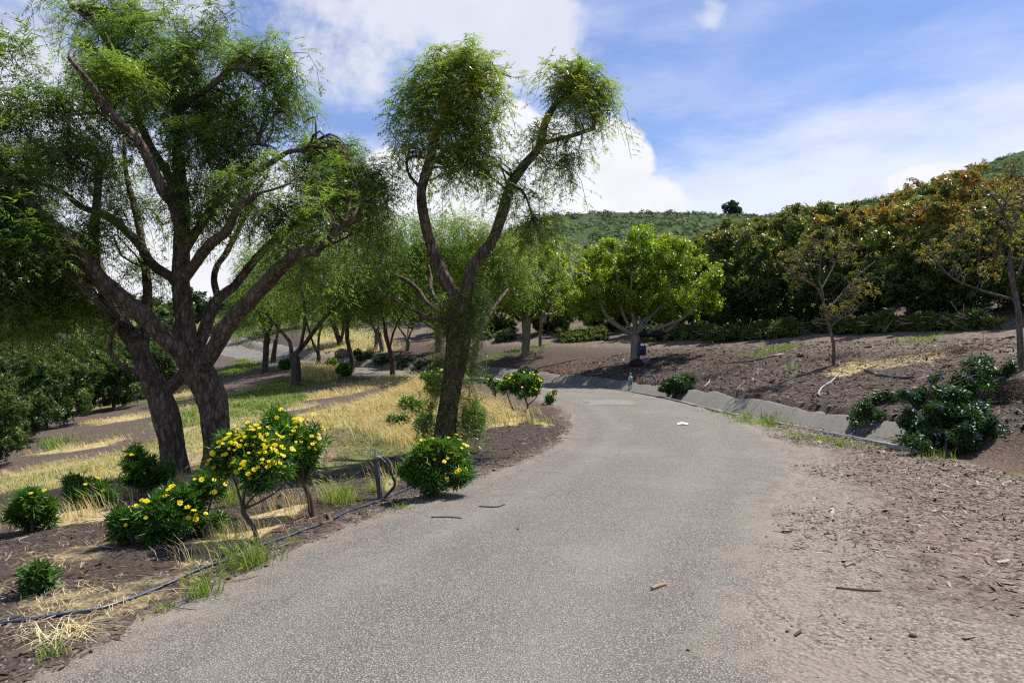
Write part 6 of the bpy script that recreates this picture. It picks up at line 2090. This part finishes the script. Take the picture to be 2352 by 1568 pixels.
# pale repaired patch in the asphalt
pc = G(1402, 926)
th = np.linspace(0, 2 * np.pi, 40, endpoint=False)
rr_ = 1 / np.maximum(np.abs(np.cos(th)), np.abs(np.sin(th))) * (1 + .12 * np.sin(th * 5 + 1))
px_, py_ = pc[0] + .62 * rr_ * np.cos(th), pc[1] + .75 * rr_ * np.sin(th)
V = np.array([(a, c, road_z(a, c) + .005) for a, c in zip(px_, py_)] + [(pc[0], pc[1], road_z(pc[0], pc[1]) + .006)])
F = np.array([(i, (i + 1) % 40, 40) for i in range(40)])
o = Buf().add(V, F).solo('road_patch', plain_mat('pale_patch', (.20, .188, .17), .9, .2, .3, 9, bump=.3), kind='structure', smooth=True)
o['label'] = 'pale mended patch in the asphalt'

# black irrigation pipe along the verge
m, t = mat_new('black_pipe')
pb = t.n('ShaderNodeBsdfPrincipled', {'Base Color': (.022, .028, .04), 'Roughness': 0.33, 'Specular IOR Level': 0.6})
t.n('ShaderNodeOutputMaterial', {'Surface': pb.outputs[0]})
M['pipe'] = m
M['bluestripe'] = plain_mat('blue_stripe', (.05, .16, .42), .4, .5, .1)  # blue line paints the sky's reflection onto the black plastic
PIPE = [(-60, 1449), (0, 1440), (72, 1431), (150, 1418), (227, 1403), (295, 1380), (359, 1354), (453, 1316), (520, 1290), (566, 1270), (642, 1240), (690, 1222), (736, 1204), (804, 1171), (870, 1146), (942, 1118), (1010, 1098), (1071, 1083), (1096, 1070), (1106, 1058), (1078, 1053)]
pts = np.array([G(*p) for p in PIPE])
pts = catmull(pts, 160)
pz = H(pts[:, 0], pts[:, 1], True)
pts[:, 2] = np.convolve(np.pad(pz, 3, 'edge'), np.ones(7) / 7, 'valid') + .010
t_ = thing('irrigation_pipe', 'black plastic irrigation pipe with blue stripe lying along the road verge', 'pipe', pts[80])
V, F = tube(pts, [.0105, .0105], 12, n=320)
part('hose', t_, V, F, M['pipe'], smooth=True)
V, F = tube(pts + np.array([.001, -.003, .0092]), [.002, .002], 6, n=320)
part('stripe', t_, V, F, M['bluestripe'], smooth=True)
for k in (60, 104, 120):
    d_ = unit(pts[k + 1] - pts[k])
    V, F = tube([pts[k] - d_ * .03, pts[k] + d_ * .03], [.0135, .0135], 12, n=5)
    part('coupling', t_, V, F, M['pipe'], smooth=True)

# standpipe post with valve and hose
g = G(874, 1138)
Yp = g[1]
top = P(863, 1052, Yp)
t_ = thing('standpipe_post', 'weathered grey wooden post with green valve and looping black hose', 'post', g)
M['oldwood'] = bark_mat('weathered_wood', (.06, .055, .05), (.30, .30, .31), 30, .06, .8)
c = catmull([g - [0, 0, .15], g, (g + top) / 2, top], 24)
ax = unit(top - g)
V, F = tube(c, [.036, .034, .032, .031], 18, n=40, bark=.05, seed=3)
part('post', t_, V, F, M['oldwood'], smooth=True)
M['steel'] = plain_mat('galvanised', (.35, .34, .32), .4, .5, .2, 20, .7)
V, F = tube([top - ax * .06 + [0, -.0, 0], top + ax * .06], [.016, .016], 10, n=6)
part('riser', t_, V, F, M['steel'], smooth=True)
V, F = tube([top + ax * .0 , top + np.array([.03, -.01, .012]), top + np.array([.06, -.02, .0])], [.017, .019, .017], 10, n=8)
part('elbow', t_, V, F, M['steel'], smooth=True)
V, F = tube([top + ax * .05, top + ax * .09], [.006, .006], 8, n=4)
part('valve_stem', t_, V, F, M['steel'], smooth=True)
ht_ = top + ax * .092
ring = np.array([ht_ + np.array([.028 * math.cos(a), .028 * math.sin(a), .0]) for a in np.linspace(0, 2 * np.pi, 17)])
b = Buf()
b.add(*tube(ring, [.006, .006], 7, n=32))
for a in (0, 2.1, 4.2):
    b.add(*tube([ht_, ht_ + np.array([.028 * math.cos(a), .028 * math.sin(a), 0])], [.005, .005], 6, n=3))
b.part('valve_wheel', t_, plain_mat('green_valve', (.02, .13, .09), .45, .5, .15), smooth=True)
hp = trace([(872, 1050), (884, 1062), (895, 1078), (904, 1098), (907, 1112), (900, 1124), (880, 1137)], Yp - .03, Yp - .06)
hp[-1][2] = Hp(hp[-1][0], hp[-1][1]) + .01
V, F = tube(hp, [.014, .014], 12, n=60)
part('hose', t_, V, F, M['pipe'], smooth=True)
for k in (1, 3, 5):
    d_ = unit(hp[min(k + 1, 6)] - hp[k - 1])
    V, F = tube([hp[k] - d_ * .02, hp[k] + d_ * .02], [.0175, .0175], 12, n=4)
    part('hose_clamp', t_, V, F, M['pipe'], smooth=True)

# hoses on the bank
def hose(uv, r, label, mat, name='hose', lift=1.0):
    pts_ = np.array([G(*p) for p in uv])
    pts_ = catmull(pts_, 40)
    pts_[:, 2] = H(pts_[:, 0], pts_[:, 1], True) + r * .9 * lift + .01
    b_ = Buf()
    b_.add(*tube(pts_, [r, r], 9, n=80))
    b_.solo(name, mat, label, 'hose', smooth=True)


M['greyhose'] = plain_mat('grey_hose', (.30, .30, .31), .45, .5, .15)
hose([(1925, 862), (1910, 875), (1888, 890), (1880, 905), (1884, 912)], .022, 'grey bent hose end lying on the bank below the small sparse tree', M['greyhose'])
hose([(1985, 852), (2020, 863), (2060, 868), (2100, 867)], .02, 'black hose lying across the bank right of the dry grass', M['pipe'])
hose([(1670, 835), (1720, 830), (1770, 822), (1800, 816)], .02, 'thin black hose lying across the bank above the drooping shrub', M['pipe'])
hose([(1175, 862), (1240, 846), (1300, 832), (1330, 825)], .02, 'black drip line on the bank between the two larger ficus trees', M['pipe'])
hose([(1630, 873), (1629, 880), (1622, 886), (1618, 890)], .02, 'short white hose piece near the drooping shrub', M['greyhose'])
M['bluehose'] = plain_mat('blue_hose', (.03, .06, .25), .5, .4, .1)
hose([(1455, 879), (1475, 886), (1495, 884), (1508, 876), (1500, 866), (1480, 866)], .018, 'dark blue hose coiled on the bank below the broad ficus', M['bluehose'])

# green riser pipe on the bank edge
g = G(1448, 888)
t_ = thing('riser_pipe', 'mottled green and white riser pipe standing at the edge of the drain', 'pipe', g)
m, t = mat_new('mottled_green')
tcx = t.n('ShaderNodeTexCoord')
c_ = t.mix(t.ss(t.noise(tcx.outputs['Object'], 7, 3, .6), .48, .55), (.06, .17, .13), (.5, .52, .5))
pb = t.n('ShaderNodeBsdfPrincipled', {'Base Color': c_, 'Roughness': .6})
t.n('ShaderNodeOutputMaterial', {'Surface': pb.outputs[0]})
M['mottle'] = m
hgt_ = 32 / 1568 * g[1]
V, F = tube([g - [0, 0, .1], g + [0, 0, hgt_ * .35], g + [0, 0, hgt_ * .72]], [.075, .07, .066], 14, n=12, lump=.1)
part('body', t_, V, F, M['mottle'], smooth=True)
V, F = tube([g + [0, 0, hgt_ * .70], g + [0, 0, hgt_ * .85], g + [0, 0, hgt_]], [.045, .03, .025], 12, n=8)
part('neck', t_, V, F, M['mottle'], smooth=True)

# bag in the ficus fork, cooler hanging from it, jacket at its foot
bF = np.array(TF.location)
Yf = bF[1]
def blob_bag(c, r, seed, squash=(1, 1, 1), n1=22, n2=14, amp=.35):
    V = []
    for a in range(n2):
        ph = np.pi * a / (n2 - 1)
        for k in range(n1):
            th_ = 2 * np.pi * k / n1
            V.append((math.sin(ph) * math.cos(th_), math.sin(ph) * math.sin(th_), math.cos(ph)))
    V = np.array(V)
    V = V * (1 + amp * 2 * (fnoise(V * 1.7 + seed, seed, 3) - .5))[:, None] * np.array(r) + c
    F = [(a * n1 + k, (a + 1) * n1 + k, (a + 1) * n1 + (k + 1) % n1, a * n1 + (k + 1) % n1) for a in range(n2 - 1) for k in range(n1)]
    return V, np.array(F)


M['blackcloth'] = plain_mat('black_cloth', (.012, .012, .016), .75, .3, .3, 14, bump=.4)
c = P(1500, 767, Yf - .25)
b = Buf()
b.add(*blob_bag(c, (.50, .22, .13), 4))
b.part  # noqa
o = b.solo('black_bag', M['blackcloth'], 'long black bag lying along the low limb of the broad ficus', 'bag', smooth=True)
V, F = tube([c + [-.3, 0, .1], c + [-.35, -.05, .5], c + [-.2, 0, .1]], [.012, .012], 6, n=12)
part('strap', o, V, F, M['blackcloth'], smooth=True)
c = P(1475, 806, Yf - .28)
t_ = thing('cooler_bag', 'blue and black cooler bag hanging by its strap against the ficus trunk', 'bag', c - [0, 0, .2])
M['bluecloth'] = plain_mat('blue_cloth', (.015, .035, .16), .6, .4, .25, 12)
def box(c, s, rz=0, bev=.15):
    sx, sy, sz = s
    pr = []
    for zz_, k in ((-1, 1 - bev), (-1 + bev * 1.5, 1), (1 - bev * 1.5, 1), (1, 1 - bev)):
        for xx, yy in ((-1, -1 + bev), (-1 + bev, -1), (1 - bev, -1), (1, -1 + bev), (1, 1 - bev), (1 - bev, 1), (-1 + bev, 1), (-1, 1 - bev)):
            pr.append((xx * sx * k, yy * sy * k, zz_ * sz))
    V = np.array(pr)
    ca, sa = math.cos(rz), math.sin(rz)
    V = np.stack([V[:, 0] * ca - V[:, 1] * sa, V[:, 0] * sa + V[:, 1] * ca, V[:, 2]], -1) + c
    F = []
    for r_ in range(3):
        for k in range(8):
            F.append((r_ * 8 + k, r_ * 8 + (k + 1) % 8, (r_ + 1) * 8 + (k + 1) % 8, (r_ + 1) * 8 + k))
    F = np.array(F)
    F = np.vstack([F[:, [0, 1, 2]], F[:, [0, 2, 3]]])
    F = np.vstack([F, [(0, k + 1, k) for k in range(1, 7)], [(24, 24 + k, 25 + k) for k in range(1, 7)]])
    return V, F
V, F = box(c, (.13, .10, .17), .15)
part('body', t_, V, F, M['bluecloth'])
V, F = box(c + np.array([-.03, -.105, -.03]), (.08, .03, .10), .15)
part('front_pocket', t_, V, F, M['blackcloth'])
V, F = box(c + np.array([0, 0, .18]), (.135, .105, .03), .15)
part('lid', t_, V, F, M['bluecloth'])
V, F = tube([c + [-.15, 0, .18], P(1470, 785, Yf - .25), P(1476, 768, Yf - .1), P(1478, 785, Yf - .25), c + [.10, 0, .18]], [.014, .014], 6, n=30)
part('strap', t_, V, F, M['blackcloth'], smooth=True)
c = P(1465, 834, Yf - .35)
c[2] = float(H([c[0]], [c[1]])[0]) + .07
b = Buf()
b.add(*blob_bag(c, (.30, .24, .20), 8, amp=.4))
o = b.solo('jacket', M['blackcloth'], 'black jacket dropped at the foot of the broad ficus', 'jacket', smooth=True)
V, F = blob_bag(c + np.array([.24, -.02, .07]), (.16, .13, .13), 12)
part('lining', o, V, F, plain_mat('grey_lining', (.12, .13, .19), .8, .2, .2), smooth=True)

# white standpipe in the left hollow and blue drip risers
g = G(132, 978)
t_ = thing('white_standpipe', 'white plastic standpipe standing in front of the left avocado trees', 'pipe', g)
M['whitepipe'] = plain_mat('white_pipe', (.72, .72, .72), .5, .4, .08)
hh_ = 38 / 1568 * g[1]
V, F = tube([g - [0, 0, .2], g + [.0, 0, hh_ * .5], g + [-.02, 0, hh_ * .9]], [.062, .06, .058], 14, n=10)
part('pipe', t_, V, F, M['whitepipe'], smooth=True)
V, F = tube([g + [-.02, 0, hh_ * .88], g + [-.02, 0, hh_ * .97], g + [-.02, 0, hh_ * 1.08]], [.085, .09, .05], 14, n=7)
part('cap', t_, V, F, M['whitepipe'], smooth=True)
for i, (u, v) in enumerate([(155, 980), (316, 925), (38, 1008)]):
    g = G(u, v)
    h_ = 16 / 1568 * g[1]
    b = Buf()
    b.add(*tube([g - [0, 0, .05], g + [0, 0, h_]], [.018, .018], 8, n=4))
    b.add(*tube([g + [-.1, 0, h_ * .8], g + [.1, 0, h_ * .8]], [.014, .014], 8, n=4))
    b.solo('sprinkler', M['bluehose'], ['small blue sprinkler stake right of the white standpipe', 'small blue sprinkler stake beside the left crossed trunk', 'small blue sprinkler stake under the nearest left avocado tree'][i], 'sprinkler', 'blue sprinkler stakes', smooth=True)

# pale board fence far beyond the hollow: posts, rails and boards
fb = np.array([-50, 74.0, 0])
fb[2] = float(H([fb[0]], [fb[1]])[0])
t_ = thing('board_fence', 'pale vertical board fence far beyond the left hollow', 'fence', fb)
M['fence'] = plain_mat('pale_board', (.50, .46, .39), .8, .2, .15, 2)
rg = np.random.default_rng(8)
bm = None
Vb, Fb = box(np.array([0, 0, .85]), (.07, .012, .85), 0, .05)
bme = mk_mesh('board', Vb, Fb, M['fence'])
for k in range(56):
    x = -55 + k * .165
    y = 74 + .25 * math.sin(k * .11)
    o = link('board', bme, t_)
    o.location = (x - fb[0], y - fb[1], float(H([x], [y])[0]) - fb[2] - .05 + rg.uniform(-.02, .02))
for zr in (.35, 1.3):
    b = Buf()
    xx = np.linspace(-55.2, -45.6, 12)
    b.add(*tube(np.stack([xx, 74.08 + .25 * np.sin((xx + 55) / .165 * .11), H(xx, 0 * xx + 74) + zr], -1), [.04, .04], 6, n=24))
    b.part('rail', t_, M['fence'])
# rocks at the end of the concrete apron
for i, (du, dv, r) in enumerate([(0, 0, .42), (8, 2, .33), (-6, 3, .3), (3, -5, .3)]):
    g = G(785 + du, 817 + dv)
    V, F = blob_bag(g + np.array([0, 0, r * .4]), (r, r * .8, r * .7), 20 + i, amp=.3)
    Buf().add(V, F).solo('rock', plain_mat('rock_%d' % i, (.20, .17, .14), .9, .2, .3, 6, bump=.5), ['large rock at the head of the concrete drain', 'right rock of the small pile at the head of the drain', 'left rock of the small pile at the head of the drain', 'top rock of the small pile at the head of the drain'][i], 'rock', 'rock pile', smooth=True)
# tangle of dead twigs on the bank
for i, (u, v, su, n_, lb) in enumerate([(1925, 822, 50, 90, 'tangle of dead twigs round the foot of the small sparse tree'), (2180, 812, 120, 150, 'sprawling leafless twigs above the large blue blossom shrub'), (1640, 865, 70, 140, 'grey dead brush matted on the bank right of the drooping shrub'),
                                        (2325, 910, 70, 420, 'dark dead brush on the bank at the right edge')]):
    g = G(u, v)
    rg_ = np.random.default_rng(600 + i)
    b = Buf()
    w_ = su / 1568 * g[1]
    for k in range(n_):
        x, y = g[0] + rg_.normal(0, w_ * .6), g[1] + rg_.normal(0, .35)
        p0 = np.array([x, y, float(H([x], [y])[0])])
        d_ = rg_.normal(0, 1, 3)
        d_[2] = abs(d_[2]) * .5
        d_ = unit(d_) * rg_.uniform(.15, .55)
        b.add(*tube([p0, p0 + d_ * .5 + rg_.normal(0, .03, 3) + [0, 0, .05], p0 + d_ + [0, 0, -.02]], [.006, .003], 4, n=5))
    b.solo('dead_brush', M['greybark'] if i == 2 else M['twig'], lb, 'brush', 'dead brush on the bank')
# fallen twigs and dead leaves strewn over the mulch
rg = np.random.default_rng(700)
def litter(n, xx, yy, rg_, lo, hi, r):
    b_ = Buf()
    z0 = H(xx, yy, True)
    for k in range(n):
        a_ = rg_.uniform(0, 6.28)
        L_ = rg_.uniform(lo, hi)
        p0 = np.array([xx[k], yy[k], z0[k] + .008])
        d_ = np.array([math.cos(a_), math.sin(a_), rg_.normal(0, .06)]) * L_
        b_.add(*tube([p0 - d_ * .5, p0 + np.array([-d_[1], d_[0], 0]) * rg_.normal(0, .12) + [0, 0, .012], p0 + d_ * .5], [r, r * .5], 4, n=4), rg_.random())
    return b_
x, y = rand_pts(420, 3.2, 14, lambda y: rc(y) - 5.5, lambda y: rc(y) - 1.6, 1.1)
litter(420, x, y, rg, .08, .42, .0042).solo('twig_litter', M['chip'], 'fallen twigs strewn on the mulch of the left verge', 'twigs', kind='stuff')
x, y = rand_pts(420, 10, 27, lambda y: gc_(y) + 1.0, lambda y: gc_(y) + 6, 1.0)
litter(420, x, y, rg, .15, .7, .008).solo('bank_twig_litter', M['chip'], 'fallen twigs strewn over the mulched bank', 'twigs', kind='stuff')
x, y = rand_pts(1500, 10.8, 15.5, lambda y: gc_(y) + .14, lambda y: gc_(y) + .48, 1.4)
b = Buf()
v_, f_, t__ = chips(1500, x, y, rg, .06, None, '', '', lift=.10)
b.add(v_, f_, t__)
b.solo('channel_leaf_litter', M['chip'], 'brown leaf litter lying in the bed of the drain', 'leaf litter', kind='stuff')
